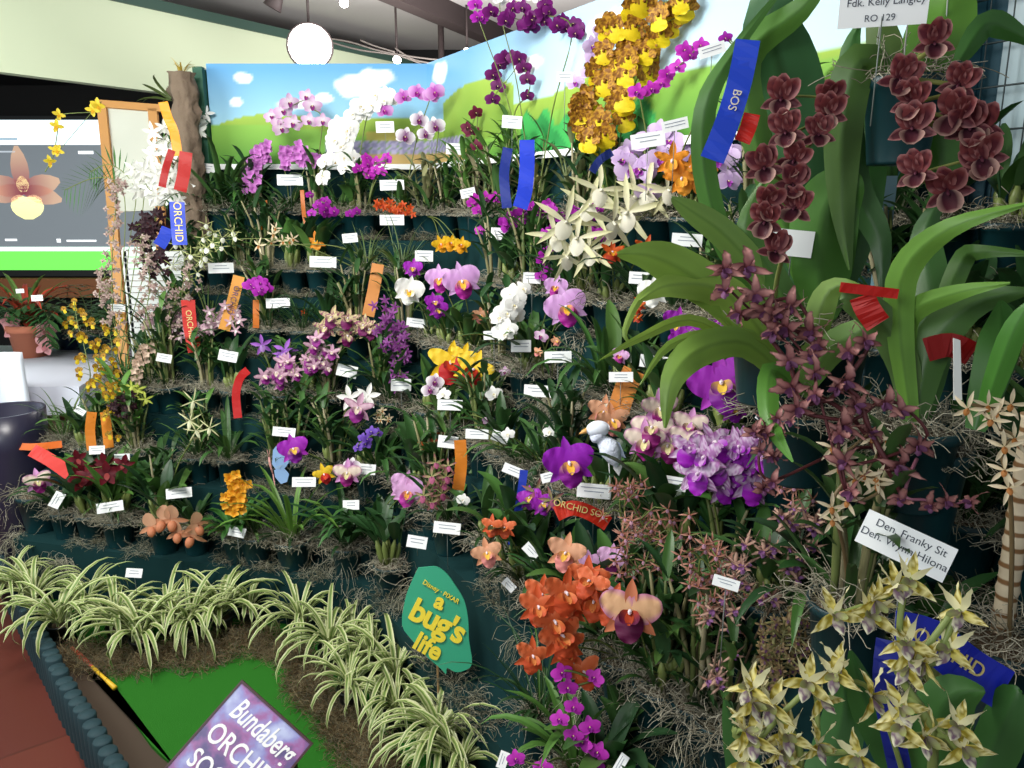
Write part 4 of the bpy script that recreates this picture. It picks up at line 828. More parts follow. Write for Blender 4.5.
for pts, W, c in [([(795,390,1.28), (750,320,1.22), (690,275,1.16), (650,256,1.12), (618,254,1.1)], 44, '#7a9c42'), ([(795,390,1.28), (760,330,1.22), (720,290,1.18), (670,285,1.15), (640,300,1.14)], 36, '#86a548'),
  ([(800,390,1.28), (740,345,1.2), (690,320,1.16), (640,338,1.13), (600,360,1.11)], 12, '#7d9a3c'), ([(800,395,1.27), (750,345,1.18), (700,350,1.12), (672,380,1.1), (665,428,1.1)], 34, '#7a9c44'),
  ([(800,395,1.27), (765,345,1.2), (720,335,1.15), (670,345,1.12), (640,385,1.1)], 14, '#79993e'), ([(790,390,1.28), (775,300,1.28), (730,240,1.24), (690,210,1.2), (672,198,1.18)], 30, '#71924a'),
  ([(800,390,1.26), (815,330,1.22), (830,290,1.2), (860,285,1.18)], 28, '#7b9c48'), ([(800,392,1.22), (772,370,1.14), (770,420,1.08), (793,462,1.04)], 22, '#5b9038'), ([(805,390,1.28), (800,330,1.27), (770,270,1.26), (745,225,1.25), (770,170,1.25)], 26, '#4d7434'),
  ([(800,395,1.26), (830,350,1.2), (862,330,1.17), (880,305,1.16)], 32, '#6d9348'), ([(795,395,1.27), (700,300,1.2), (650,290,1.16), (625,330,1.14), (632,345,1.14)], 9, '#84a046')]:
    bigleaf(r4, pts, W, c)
r5 = plant('dendrobium_orchid', 'orchid with long sprays of curly maroon-pink and purple flowers at the right', X, (925, 445), r=.062, h=.14, t=1.16, leaf=None, fl=[
  ('S', 'curly', 46, [(800,385), (790,365), (770,335), (790,330), (815,335), (795,300), (765,305), (745,320), (758,295), (742,275), (725,268), (730,290), (808,360), (775,318), (822,352)], {'t': 1.02, 'stem': '#5b2c30', 'sr': .0026, 'from': (905, 500), 'jit': .9}),
  ('S', 'curly', 42, [(895,470), (870,430), (860,400), (848,385), (855,350), (870,345), (835,395), (818,402), (795,410), (850,420), (880,402), (905,408), (925,440), (850,465), (838,440), (845,490), (815,380)], {'t': 1.0, 'stem': '#5b2c30', 'sr': .003, 'jit': .9}),
  ('S', 'curly', 36, [(905,495), (925,500), (945,506), (968,500)], {'t': 1.0, 'stem': '#a56a80', 'jit': .5}),
  ('C', 'curly', 30, [(770,480), (760,440), (775,420)], {'t': 1.08, 'n': 12, 'rad': 18, 'stem': '#5b2c30', 'jit': .5})])
r6 = plant('dendrobium_orchid', 'orchid with small cream and tan star flowers below the curly maroon sprays', X, (850, 600), r=.055, t=1.12, leaf=('cane', 5, .2, '#3c5a2e'), fl=[
  ('S', 'creamcane', 32, [(836,520), (830,505), (850,478), (876,478), (882,490), (852,500), (838,462), (828,446), (845,452), (872,432), (880,445), (868,470)], {'t': 1.01, 'stem': '#7d6a4a', 'jit': .5})])
r6b = plant('dendrobium_orchid', 'orchid with cream flowers with orange throats at the extreme right edge', X, (1010, 640), r=.055, t=1.0, leaf=None, fl=[
  ('S', 'creamcane', 34, [(1010,492), (1006,472), (1002,452), (1012,435), (992,425), (985,408), (1000,412), (970,404), (1015,410)], {'t': .92, 'stem': '#7d6a4a', 'jit': .5})])
r7 = plant('catasetum_orchid', 'orchid with long arching bright green leaves crossing the teal wall at right', X, (915, 425), r=.06, t=1.12, leaf=None)
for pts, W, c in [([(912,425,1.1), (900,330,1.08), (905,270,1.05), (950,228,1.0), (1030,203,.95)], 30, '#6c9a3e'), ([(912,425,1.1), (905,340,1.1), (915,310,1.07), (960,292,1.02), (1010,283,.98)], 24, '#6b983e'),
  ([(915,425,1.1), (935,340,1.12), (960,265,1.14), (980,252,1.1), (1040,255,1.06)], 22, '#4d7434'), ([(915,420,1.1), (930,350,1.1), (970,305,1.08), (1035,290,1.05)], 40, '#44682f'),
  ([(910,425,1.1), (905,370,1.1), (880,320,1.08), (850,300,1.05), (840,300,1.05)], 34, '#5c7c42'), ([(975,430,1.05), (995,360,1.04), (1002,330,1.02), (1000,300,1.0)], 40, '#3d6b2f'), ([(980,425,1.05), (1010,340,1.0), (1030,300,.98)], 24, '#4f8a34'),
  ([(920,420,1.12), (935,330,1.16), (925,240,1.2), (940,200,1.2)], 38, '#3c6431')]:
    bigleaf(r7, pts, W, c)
# antelope orchids in front
r8 = plant('dendrobium_orchid', 'orchid with twisted yellow-green flowers in front of the blue ribbon, lower right corner', X, (925, 870), r=.06, t=.86, leaf=None, fl=[
  ('S', 'ante', 60, [(932,735), (910,700), (895,735), (965,735), (960,752), (898,672), (935,662), (945,640), (955,610), (918,655), (900,640), (905,590), (920,572), (880,600), (845,612), (862,606)], {'t': .74, 'stem': '#8a9a56', 'sr': .0038, 'jit': .8}),
  ('S', 'ante', 56, [(870,690), (835,680), (845,660), (830,700)], {'t': .78, 'stem': '#8a9a56', 'sr': .0025, 'jit': .8})])
r9 = plant('dendrobium_orchid', 'orchid with twisted pale yellow flowers, left of the one by the blue ribbon', X, (780, 880), r=.06, t=.88, leaf=None, fl=[
  ('S', 'ante', 57, [(800,760), (790,730), (770,705), (755,690), (745,710), (735,735), (760,745), (740,762), (810,690), (820,745), (850,752), (780,755)], {'t': .78, 'stem': '#8a9a56', 'sr': .0036, 'jit': .8})])
bigleaf(r8, [(925,860,.86), (930,760,.84), (950,700,.82), (985,690,.8)], 60, '#3d6a30'); bigleaf(r8, [(920,860,.86), (895,760,.86), (865,700,.86), (850,650,.86)], 40, '#3a6a30')
bigleaf(r8, [(930,860,.86), (985,770,.84), (1015,700,.82), (1020,690,.82)], 44, '#35602c'); bigleaf(r9, [(780,860,.9), (825,780,.9), (845,710,.9), (840,660,.9)], 46, '#3d6d33')
bigleaf(r9, [(775,860,.9), (750,790,.92), (725,700,.92)], 40, '#37622e')
# ---------------------------------------------------------------- leafy plants filling the steps
fillers = [
 ((232,350), 'thin', 'grassy-leaved orchid without flowers behind the red bow ribbon at left'), ((300,318), 'cane', 'small leafy orchid in a teal pot with one red bloom at its foot'),
 ((282,455), 'cane', 'tall bare-caned orchid behind the butterfly'), ((230,440), 'cane', 'leafy caned orchid between the star-flower stem and the long canes'),
 ((330,440), 'cane', 'leafy caned orchid left of the pale spidery flowers'), ((500,262), 'broad', 'leafy orchid without flowers in a teal pot behind the lilac pair'),
 ((446,190), 'cane', 'leafy orchid behind the row of thin grey canes'), ((590,362), 'strap', 'broad-leaved orchid right of the big frilled lilac flower'),
 ((545,415), 'broad', 'leafy orchid in a teal pot under the card below the big lilac flower'), ((490,470), 'strap', 'leafy orchid under the row of three cards at centre'),
 ((470,580), 'broad', 'leafy orchid behind the green leaf-shaped sign'), ((700,660), 'cane', 'tall-caned orchid inside the brown-pink thicket'),
 ((585,430), 'broad', 'leafy orchid beneath the pale blue bird ornament'), ((620,560), 'broad', 'leafy orchid right of the red lettered ribbon'),
 ((662,760), 'broad', 'leafy orchid in a mossy pot at the bottom edge'),
 ((390,300), 'thin', 'leafy orchid left of the round white and yellow flower'), ((250,262), 'strap', 'dark-leaved orchid below the cluster of pink plumes'),
 ((75,540), 'thin', 'leafy orchid behind the striped grasses at the far left'), ((20,470), 'broad', 'broad-leaved orchid at the left end beside the red ribbon'),
 ((330,560), 'strap', 'leafy orchid above the mossy step left of the soft pink flower'), ((690,285), 'strap', 'leafy orchid behind the wide fan of light green leaves'),
 ((770,600), 'broad', 'leafy orchid between the speckled purple cluster and the striped spikes'), ((545,650), 'broad', 'leafy orchid beneath the burnt orange heap'),
 ((520,612), 'strap', 'leafy orchid right of the green leaf-shaped sign'), ((860,720), 'broad', 'dark leafy orchid between the two yellow-flowered orchids'),
 ((365,350), 'cane', 'leafy orchid below the orange ribbon at upper centre'), ((205,470), 'strap', 'dark strap-leaved orchid behind the orange-yellow plume'),
 ((720,520), 'strap', 'strap-leaved orchid underneath the speckled purple cluster'), 
 ((545,710), 'thin', 'thin-leaved orchid on the lowest step under the hanging violet flowers'), ((635,610), 'thin', 'thin-leaved orchid behind the peach and maroon flower'),
 ((145,480), 'thin', 'thin-leaved orchid behind the glossy fat-stemmed one'), ((390,400), 'strap', 'strap-leaved orchid under the upright plum clusters'),
 ((880,580), 'strap', 'dark strap-leaved orchid behind the large tilted card'), ((960,640), 'strap', 'dark strap-leaved orchid in shade at the right edge'),
 ((1000,560), 'broad', 'broad-leaved orchid in shade beside the ringed cane'), ((810,650), 'broad', 'broad-leaved orchid in shade left of the two-line card'),
 ((110,440), 'cane', 'leafy caned orchid behind the small yellow flowers'), ((100,560), 'broad', 'low broad-leaved orchid left of the slipper orchids')]
for i, (rm, sty, lab) in enumerate(fillers):
    plant('leafy_orchid', lab, X, rm, r=.05 + .01*(i % 2), leaf=(sty, {'thin': 26, 'cane': 8, 'strap': 12, 'broad': 8}[sty], [.2, .26, .23][i % 3]))
for c in COL.objects:
    if c.get('label', '').startswith('small leafy orchid in a teal pot with'): add_flower(c, 'orangeclus', P(304, 313, depth_of(c.location) - .03), .04, random.Random(1))
# leafy plants in every gap left on the steps
def pix(p): d = Vector(p) - CAM; f = d.dot(F_); return 512 + d.dot(R_)/f*FPX, 384 - d.dot(U_)/f*FPX
def short(l):
    l = l.split(',')[0]
    for w_ in ('orchid with ', 'moth orchid with ', 'slipper orchid clump with '):
        if l.startswith(w_): l = l[len(w_):]; break
    else: return None
    return ' '.join(l.split()[:9])
used = set(); rn = random.Random(77); base_roots = [(r_[1].location.copy(), short(r_[2])) for r_ in ROOTS]; occ = [b_[0] for b_ in base_roots]
cand = []
for k in range(NT):
    for wing in (0, 1):
        for i in range(30):
            q = (B0 + NL*(TL*(k+.5)) + DL*(i*.13)) if wing == 0 else (B0 + NV*(TR*(k+.5)) + DV*(i*.13))
            p = Vector((q.x, min(q.y, 3.9), ZK[k])); a_, w2 = acoord(p)
            if w2 != wing or p.x < XL[k] + .08 or p.y < .55: continue
            x_, y_ = pix(p + Vector((0, 0, .1)))
            if -20 < x_ < 1040 and y_ < 800 and not (385 < x_ < 505 and 575 < y_ < 740): cand.append(p)
for p in cand:
    if min((p - o_).length for o_ in occ) < .125: continue
    occ.append(p); x_, y_ = pix(p)
    for b_, s_ in sorted(base_roots, key=lambda q: (q[0] - p).length)[:50]:
        if not s_: continue
        bx, by = pix(b_); rel = ('leafy orchid behind and ' if depth_of(p) > depth_of(b_) + .03 else 'leafy orchid ') + ('left of ' if x_ < bx else 'right of ')
        lab = rel + s_
        while len(lab.split()) > 16 or lab.split()[-1] in ('of', 'the', 'a', 'an', 'and', 'with', 'in', 'to', 'at', 'by', 'that', 'have', 'some', 'over', 'just', 'between', 'above', 'beneath', 'behind'): lab = ' '.join(lab.split()[:-1])
        if lab not in used: break
    used.add(lab)
    sty = rn.choice(['cane', 'broad', 'strap', 'strap', 'cane'])
    plant('leafy_orchid', lab, X, (0, 0), base=p, r=.056, leaf=(sty, {'cane': 9, 'strap': 14, 'broad': 8}[sty], rn.uniform(.18, .27), rn.choice(['#284a26', '#32552b', '#3c6330', None])))
# ---------------------------------------------------------------- striped spider grass along the turf
def spider(seed):
    rn = random.Random(seed); m = MB()
    for i in range(34):
        az = rn.uniform(0, 2*PI); L = rn.uniform(.15, .27); pts = path_leaf(rn, (0, 0, 0), az, L, rn.uniform(.7, 1.4), rn.uniform(.35, .75), 8)
        m.blade(pts, rn.uniform(.011, .017), jitc(H('#9aa860'), rn), cmid=jitc(H('#4d7434'), rn), cedge=jitc(H('#dfe2b4'), rn), fold=.35)
    return m.mesh('foliage', LEAF)
SPM = [spider(i) for i in range(4)]
SPOTS = [((12,590),'leftmost, at the far end of the log edging'), ((35,600),'second from the far left end'), ((60,625),'third from the left, long outer blades'), ((88,608),'behind the first front tuft on the left'),
 ((118,628),'left of the dark pot in the front row'), ((142,640),'in the small dark pot nearest the turf'), ((168,618),'right behind the small dark front pot'), ((190,628),'tall upright blades left of the inner corner'), ((222,618),'just left of the inner corner'),
 ((262,600),'at the inner corner in shadow'), ((300,622),'first one past the inner corner'), ((330,648),'below the teal step wall, second past the corner'), ((352,640),'left behind the rounded tuft by the green sign'), ((372,662),'at the lower left point of the green leaf sign'), ((412,676),'directly under the green leaf sign'),
 ((396,712),'big rounded tuft in front over brown moss'), ((448,732),'bottom row, right of the big rounded tuft'), ((488,728),'beside the hanging violet flowers'), ((350,690),'low at the turf edge before the big tuft'), ((470,765),'cut by the bottom edge of the picture')]
for i, (q, lab) in enumerate(SPOTS):
    p = onz(q[0], q[1], .06); a, _ = acoord(p)
    if a > -.38:
        d = a + .38; p = p - (Vector((NL.x, NL.y, 0))*d*TL if _ == 0 else Vector((NV.x, NV.y, 0))*d*TR)
    loc = Vector((p.x, p.y, 0)); rt = thing('spider_plant', 'green and cream striped spider plant, ' + lab, 'spider plant', loc, 'spider plants edging the turf')
    k = ('sp',)
    if k not in POTS: POTS[k] = mk_pot(.042, .07, 'black'); sb_ = MB(); sb_.lathe([(0, .064), (.039, .062)], 16); POTS['spb'] = sb_.mesh('potting_bark', SOIL)
    link('pot', POTS[k], rt); link('potting_bark', POTS['spb'], rt)
    link('foliage', SPM[i % 4], rt, M=Matrix.Translation((0, 0, .06)) @ Matrix.Rotation(i*1.7, 4, 'Z') @ Matrix.Scale(.98 + .12*((i*7) % 3) + (.14 if i < 10 else 0), 4))
# ---------------------------------------------------------------- loose moss
def moss_region(label, name, spots, R, L, n, cs, drop=0, th=.0007, cat='moss'):
    M_ = MB()
    for i, p in enumerate(spots):
        m = MB(); rn = random.Random(i*13 + len(label)); b = mk_moss(i + 50, n, R, L, cs, .6, drop, th); base = len(M_.v)
        M_.v += [(v[0] + p.x, v[1] + p.y, v[2] + p.z) for v in b.v]; M_.c += b.c; M_.f += [tuple(j + base for j in f) for f in b.f]; M_.mi += b.mi
    o = spots[0]; ob = link(name, M_.mesh('moss', MOSS, origin=o), loc=o); tag(ob, label, cat, kind='stuff')
rn = random.Random(5)
bs = []
for i in range(70):
    t = i/69
    if t < .45: q = (70 + (275-70)*(t/.45), 652 + 12*math.sin(t*9) + rn.uniform(-14, 8))
    else: u = (t-.45)/.55; q = (275 + (395-275)*u + rn.uniform(-12, 12), 645 + 150*u**1.1)
    p = onz(q[0], q[1], 0); bs.append(Vector((p.x, p.y, .002)))
moss_region('brown and grey moss border between the turf and the spider plants', 'moss_border', bs, .06, .06, 130, ('#7a6a4e', '#5c4a34', '#8f8264', '#6e6a58'))
gs = []
for k in range(NT):
    for i in range(26):
        if rn.random() < .6: continue
        t = i/25*3.0; b = B0 + NV*(TR*(k + rn.uniform(.05, .4))); q = b + DV*t
        if acoord(Vector((q.x, q.y, 0)))[1] == 1: gs.append(Vector((q.x, q.y, ZK[k] + .003)))
    for i in range(14):
        if rn.random() < .6: continue
        x = i*.1; q = B0 + NL*(TL*(k + rn.uniform(.05, .4))) + DL*x; p = Vector((q.x, q.y, ZK[k] + .003))
        if p.x < XL[k] + .05: continue
        if acoord(p)[1] == 0: gs.append(p)
moss_region('grey Spanish moss strewn over the steps between the pots', 'spanish_moss', gs, .055, .06, 110, ('#85836f', '#6a6855', '#9a9684', '#4f4d40'))
hs = [P(x, y, sdepth(x, y, .02) - .02) for x, y in [(12,500), (20,540), (65,560), (330,530), (345,560), (370,590), (425,590), (600,690), (640,710), (700,700), (540,640), (620,640), (660,650), (520,400), (560,400), (590,410), (590,340), (740,650), (700,720)]]
moss_region('pale trailing Spanish moss hanging in clumps down the step fronts', 'trailing_moss', hs, .05, .14, 130, ('#a09c88', '#8b8872', '#b8b3a0'), drop=.3)
# ---------------------------------------------------------------- ornaments, signs
# green leaf-shaped sign
ts = depth_of(onz(450, 735, .0)) - .10
def SP(x, y, d=0): return P(x, y, ts + d)
lf = [(418,568), (410,585), (405,600), (402,625), (412,640), (425,655), (440,668), (446,674), (447,668), (455,672), (463,671), (472,664), (469,640), (468,618), (464,600), (455,585), (447,574), (437,567), (428,567)]
pts = [SP(x, y, -(y-620)*.0004) for x, y in smooth([Vector((a, b, 0)) for a, b in lf + lf[:1]], 3) for _ in (0,)] if False else [SP(v.x, v.y) for v in smooth([Vector((a, b, 0)) for a, b in lf], 3)]
nf = (CAM - SP(435, 620)).normalized(); cl = SP(440, 672)
m = MB(); nrm = -F_; m.slab([p for p in pts], nrm*1, .008)
base = Vector((cl.x, cl.y, cl.z)); so = link('leaf_sign', m.mesh('leaf_sign', mat('sign_green', '#2f9c78', .5), origin=base, flat=True), loc=base)
tag(so, 'green leaf-shaped sign with yellow film title lettering, standing among the spider plants', 'sign')
YEL = mat('sign_yellow', '#e8d23a', .5)
def stx(s, x, y, h, ang, bold=.0015, shear=0, space=1):
    a = math.radians(ang); text('lettering', s, SP(x, y, -.004), R_*math.cos(a) + U_*math.sin(a), U_*math.cos(a) - R_*math.sin(a), h*ts/FPX, YEL, so, .001, bold, space=space)
stx('Disney \u00b7 PIXAR', 441, 592, 6.5, -30, .0002); stx('a', 440, 602, 22, -25, .0024); stx("bug's", 438, 622, 32, -27, .0030, space=.93); stx('life', 428, 647, 25, -29, .0024)
m = MB(); g = SP(437, 640, .012); m.tube([g, Vector((g.x, g.y + .01, .0))], .004, n=8); link('stake', m.mesh('stake', mat('bare_wood', '#9a7a50', .8), origin=base), so)
# society sign lying tilted on the turf
c = [(242,683), (310,742), (270,812), (184,768)]
tz = depth_of(onz(250, 790, .02)) - .10
q = [P(242,683,tz+.03), P(310,744,tz-.0), P(262,815,tz-.10), P(176,775,tz-.07)]
ux = (q[1]-q[0]).normalized(); vy = (q[0]-q[3]).normalized(); nz = ux.cross(vy).normalized(); vy = nz.cross(ux)
o_ = q[0]; Wd = (q[1]-q[0]).length; Hd = (q[0]-q[3]).length
M = Matrix((ux, vy, nz)).transposed().to_4x4(); M.translation = o_
sm = bpy.data.materials.new('galaxy_print'); sm.use_nodes = True; nt = sm.node_tree; b = nt.nodes['Principled BSDF']; b.inputs['Roughness'].default_value = .35
tc = nt.nodes.new('ShaderNodeTexCoord'); n = nt.nodes.new('ShaderNodeTexNoise'); n.inputs['Scale'].default_value = 9; n.inputs['Detail'].default_value = 5
rp = nt.nodes.new('ShaderNodeValToRGB'); e = rp.color_ramp.elements; e[0].position = .3; e[0].color = (*H('#3a2f5c'), 1); e[1].position = .7; e[1].color = (*H('#b9c2e6'), 1)
for ps, cc in ((.42, '#5d4f86'), (.5, '#9a5f9c'), (.58, '#8d8cc8')): x = e.new(ps); x.color = (*H(cc), 1)
nt.links.new(tc.outputs['Object'], n.inputs['Vector']); nt.links.new(n.outputs['Fac'], rp.inputs[0]); nt.links.new(rp.outputs[0], b.inputs['Base Color'])
m = MB(); m.box(0, Wd, -Hd, 0, -.004, .002); bo = link('society_sign', m.mesh('board', sm, flat=True), M=M)
tag(bo, 'tilted purple galaxy-patterned sign with white society name lettering on the turf', 'sign')
m = MB(); f = .006; m.box(-f, Wd+f, 0, f, -.012, .006); m.box(Wd, Wd+f, -Hd, 0, -.012, .006); m.box(-f, 0, -Hd, 0, -.012, .004); m.box(-f, Wd+f, -Hd-f, -Hd, -.012, .006); m.box(0, Wd, -Hd, 0, -.012, -.005)
link('frame', m.mesh('frame', mat('maroon_frame', '#3d1822', .4), flat=True), bo)
WP = mat('white_paint', '#f2f2f4', .4)
for s, xx, yy, hh, sh, bd in (('Bundaberg', .52, -.20, .30, .25, .0012), ('ORCHID', .5, -.50, .28, 0, .0010), ('SOCIETY', .52, -.78, .26, 0, .0010)):
    cu = text('lettering', s, (0, 0, 0), (1, 0, 0), (0, 1, 0), hh*Hd, WP, None, .0005, bd, shear=sh); w_ = cu.dimensions.x if cu.dimensions.x else 1
    bb = [v.co.x for v in cu.data.vertices]; w_ = max(bb) - min(bb); k_ = Wd*.84/w_
    cu.parent = bo; cu.matrix_basis = Matrix.Translation((Wd*xx, yy*Hd, .0028)) @ Matrix.Diagonal((k_, 1, 1, 1))
m = MB(); lo = Matrix(M).inverted()
g = M @ Vector((Wd*.5, -Hd*.6, -.012)); m.tube([lo @ g, lo @ Vector((g.x, g.y + .03, 0))], .006, n=8); g = M @ Vector((Wd*.8, -.02, -.012)); m.tube([lo @ g, lo @ Vector((g.x, g.y+.04, 0))], .006, n=8); link('stand', m.mesh('stand', mat('maroon_frame'), flat=True), bo)
# butterfly ornament
tb = sdepth(283, 465, .1) - .06; cp = P(277, 465, tb); bo = thing('butterfly_ornament', 'pale blue butterfly ornament on a pink rod beside the bright pink-purple flower', 'ornament', cp)
wg = mat('pale_blue_wing', '#8fb2dc', .4, trans=.3); k = tb/FPX
def loc3(x, y, d=0): return P(x, y, tb + d) - cp
for nm, pp in (('upper_wing', [(272,464), (273,450), (276,446), (284,452), (289,462), (285,468), (276,470)]), ('lower_wing', [(274,470), (284,468), (289,474), (287,482), (281,484), (275,477)]), ('upper_wing', [(276,462), (281,450), (292,452), (291,464), (282,470)])):
    m = MB(); m.slab([loc3(a, b, .015 if nm == 'upper_wing' and pp[0][0] == 276 else -.004 - (a-272)*.0006) for a, b in pp], -F_, .0015); link(nm, m.mesh(nm, wg, flat=True), bo)
m = MB(); m.tube([loc3(269,457), loc3(270,464), loc3(273,474)], [.004, .0055, .003], n=8); link('body', m.mesh('body', mat('dusty_pink', '#c58d88', .5)), bo)
m = MB(); m.tube([loc3(273,474), loc3(277,500), loc3(278,506)], .0022, n=6); m.tube([loc3(269,457), loc3(267,450)], .0012, n=5); m.tube([loc3(269,457), loc3(270,449)], .0012, n=5); link('rod', m.mesh('rod', mat('dusty_pink')), bo)
# bird ornament
tb = sdepth(603, 440, .29) - .12; cp = P(602, 445, tb); bo = thing('bird_ornament', 'white and pale blue feathered bird ornament perched right of the vivid purple flower', 'ornament', cp)
FB = mat('pale_feather', '#c6d2ea', .8, noise=('#e6eaf4', 90, 4), bump=.5)
m = MB(); k = tb/FPX
def ell(m, c, rx, ry, rz, ang=0, n=16, mm=10):
    for i in range(mm+1):
        pass
    rings = []
    for i in range(1, mm):
        th = PI*i/mm; rings.append([m.vert(c + (R_*math.cos(ang) + U_*math.sin(ang))*(rx*math.cos(th)) + (U_*math.cos(ang) - R_*math.sin(ang))*(ry*math.sin(th)*math.cos(2*PI*j/n)) - F_*(rz*math.sin(th)*math.sin(2*PI*j/n))) for j in range(n)])
    for i in range(len(rings)-1):
        for j in range(n): m.face(rings[i][j], rings[i][(j+1) % n], rings[i+1][(j+1) % n], rings[i+1][j])
    m.face(*rings[0]); m.face(*rings[-1][::-1])
m.tube(smooth([loc3(592,430), loc3(598,436), loc3(603,441), loc3(609,448), loc3(614,458), loc3(617,467)], 4), [x*k for x in (2,5,7,8,8.5,8,6.5,6,7,8,9,10,10.5,10.5,10,9,8,7,5,3,1.5)], n=16)
link('body', m.mesh('body', FB), bo)
m = MB(); ell(m, loc3(598,429,-.004), 12*k, 8.5*k, 8*k, .1); link('head', m.mesh('head', mat('white_feather', '#dfe6f2', .8)), bo)
m = MB(); m.tube([loc3(588,430), loc3(583,432), loc3(579,434)], [3*k, 2*k, .3*k], n=10); link('beak', m.mesh('beak', mat('beak_orange', '#dba65c', .5)), bo)
m = MB(); ell(m, loc3(596,428,-.016), 1.5*k, 1.5*k, 1*k, 0, 8, 6); link('eye', m.mesh('eye', mat('eye_dark', '#46525e', .3)), bo)
m = MB(); m.blade([loc3(604,440,-.012), loc3(616,448,-.013), loc3(626,458,-.008)], 13*k, H('#b6c3de'), side=U_); link('wing', m.mesh('wing', PETAL), bo)
m = MB(); m.blade([loc3(614,458), loc3(618,468), loc3(619,476)], 9*k, H('#eef0f2'), side=R_); link('tail', m.mesh('tail', PETAL), bo)
m = MB(); m.tube([loc3(608,452), loc3(610,480), loc3(610,500)], .0015, n=5); link('rod', m.mesh('rod', STAKE), bo)
plant('epidendrum_orchid', 'orchid with peach and white pointed flower just behind the bird ornament', X, (612, 460), leaf=('broad', 5, .18), fl=[('F', 'peach', 36, [(604,412), (612,420)], {'dt': -.08}), ('F', 'whiteclus', 14, [(606,404)], {'dt': -.1})])
# red and yellow little toy tool on the turf edge
p0, p1 = onz(72, 648, .012), onz(115, 688, .012); d = p1 - p0; to = thing('toy_brush', 'small red and yellow toy brush lying at the edge of the turf', 'toy', p0)
m = MB(); m.tube([Vector((0, 0, 0)), d*.25, d*.5], [.006, .01, .006], n=8); link('handle', m.mesh('handle', mat('toy_red', '#c43a1e', .5)), to)
m = MB(); m.tube([d*.5, d*.75, d], [.007, .006, .009], n=8); link('tip', m.mesh('tip', mat('toy_yellow', '#e0b428', .5)), to)
# bark column with bromeliad
pb = P(186, 110, 3.62); bc = thing('bark_column', 'rough brown bark column with a small yellow-flowered plant on top', 'bark column', (pb.x, 3.86, 1.45)); bc.location.y = 3.84
kx = P(186, 110, depth_of(Vector((pb.x, 3.84, 2))))
bc.location.x = kx.x; zt = P(186, 74, depth_of(kx)).z
m = MB(); rn = random.Random(3); pr = []; nz_ = 26
for i in range(nz_+1):
    z = (zt - 1.45)*i/nz_; r = .058 + .008*math.sin(i*1.7); ring = []
    for j in range(22): rr = r + rn.uniform(-.012, .012) + .01*math.sin(j*2 + i*.7); ring.append((Vector((rr*math.cos(2*PI*j/22), rr*math.sin(2*PI*j/22)*.8, z)), (1, 1, 1)))
    pr.append(ring + [ring[0]])
m.grid(pr); t_ = m.vert((0, 0, zt-1.45+.01)); 
link('bark', m.mesh('bark', mat('rough_bark', '#3f3228', .95, noise=('#8a7866', 25, 5), bump=1)), bc)
m = foliage('thin', 18, .07, rn, '#b9a040'); link('tuft', m.mesh('tuft', LEAF), bc, loc=(0, 0, zt-1.45))
m = foliage('strap', 7, .17, rn, '#4d5d2e', .014); link('side_leaves', m.mesh('leaves', LEAF), bc, M=Matrix.Translation((-.05, -.02, zt-1.45-.12)) @ Matrix.Rotation(-.9, 4, 'Y'))
# ringed cane right edge
pr_ = [(.0165 + (.002 if i % 4 == 0 else 0), i*.016) for i in range(46)]; cq = P(1018, 520, 1.0); m = MB()
base = Vector((cq.x, cq.y, on_tier(1018, 600, .1).z)); zt = P(1018, 408, 1.0).z
prf = [(.001, 0)] + [(.013 + (.0016 if i % 5 == 0 else 0), i*(zt-base.z)/60) for i in range(61)] + [(.001, zt-base.z)]
m.lathe(prf, 16); mm = bpy.data.materials.new('ringed_cane'); mm.use_nodes = True; nt = mm.node_tree; tc = nt.nodes.new('ShaderNodeTexCoord'); wv = nt.nodes.new('ShaderNodeTexWave'); wv.bands_direction = 'Z'; wv.inputs['Scale'].default_value = 14; wv.inputs['Distortion'].default_value = 1.5
rp = nt.nodes.new('ShaderNodeValToRGB'); rp.color_ramp.elements[0].color = (*H('#7d5a36'), 1); rp.color_ramp.elements[0].position = .1; rp.color_ramp.elements[1].color = (*H('#cbbca0'), 1); rp.color_ramp.elements[1].position = .3
nt.links.new(tc.outputs['Object'], wv.inputs[0]); nt.links.new(wv.outputs['Fac'], rp.inputs[0]); nt.links.new(rp.outputs[0], nt.nodes['Principled BSDF'].inputs['Base Color'])
o = link('ringed_cane', m.mesh('cane', mm), loc=base); tag(o, 'cream cane with brown rings standing at the right edge', 'cane')
# ---------------------------------------------------------------- far left: screen, easel, table
ys = 6.3
def atY(px, py, Y): r = ray(px, py); return CAM + r*(Y/r.y)
a, b_ = atY(112, 112, ys), atY(112, 270, ys); x0 = a.x - 2.6; x1 = a.x + .25; z1, z0 = atY(50, 120, ys).z, atY(50, 270, ys).z
scn = thing('projection_screen', 'large wall screen showing an orchid photograph on grey', 'screen', (x0, ys, z0))
m = MB(); m.box(-.04, x1-x0+.04, .0, .05, -.05, z1-z0+.03); link('frame', m.mesh('frame', POTB, flat=True), scn)
def em(n, c, e=1): return mat('screen_' + n, c, .5, emit=e, spec=0)
def rect(xa, xb, za, zb, y, mt, nm, par=scn):
    m = MB(); m.box(xa, xb, y - .002, y, za, zb); return link(nm, m.mesh(nm, mt, flat=True), par)
Wt, Ht = x1-x0, z1-z0
rect(0, Wt, 0, Ht, -.001, em('grey', '#6f767c', .6), 'picture'); rect(0, Wt, Ht*.84, Ht*1.0, -.004, em('white', '#dff2fa', .85), 'toolbar'); rect(0, Wt, Ht*.0, Ht*.13, -.004, em('green', '#6fd85a', .7), 'lower_bar'); rect(0, Wt, Ht*.13, Ht*.16, -.004, em('pale', '#cfe8dc', .8), 'lower_strip')
def sx(px): return atY(px, 200, ys).x - x0
def sz(py): return atY(50, py, ys).z - z0
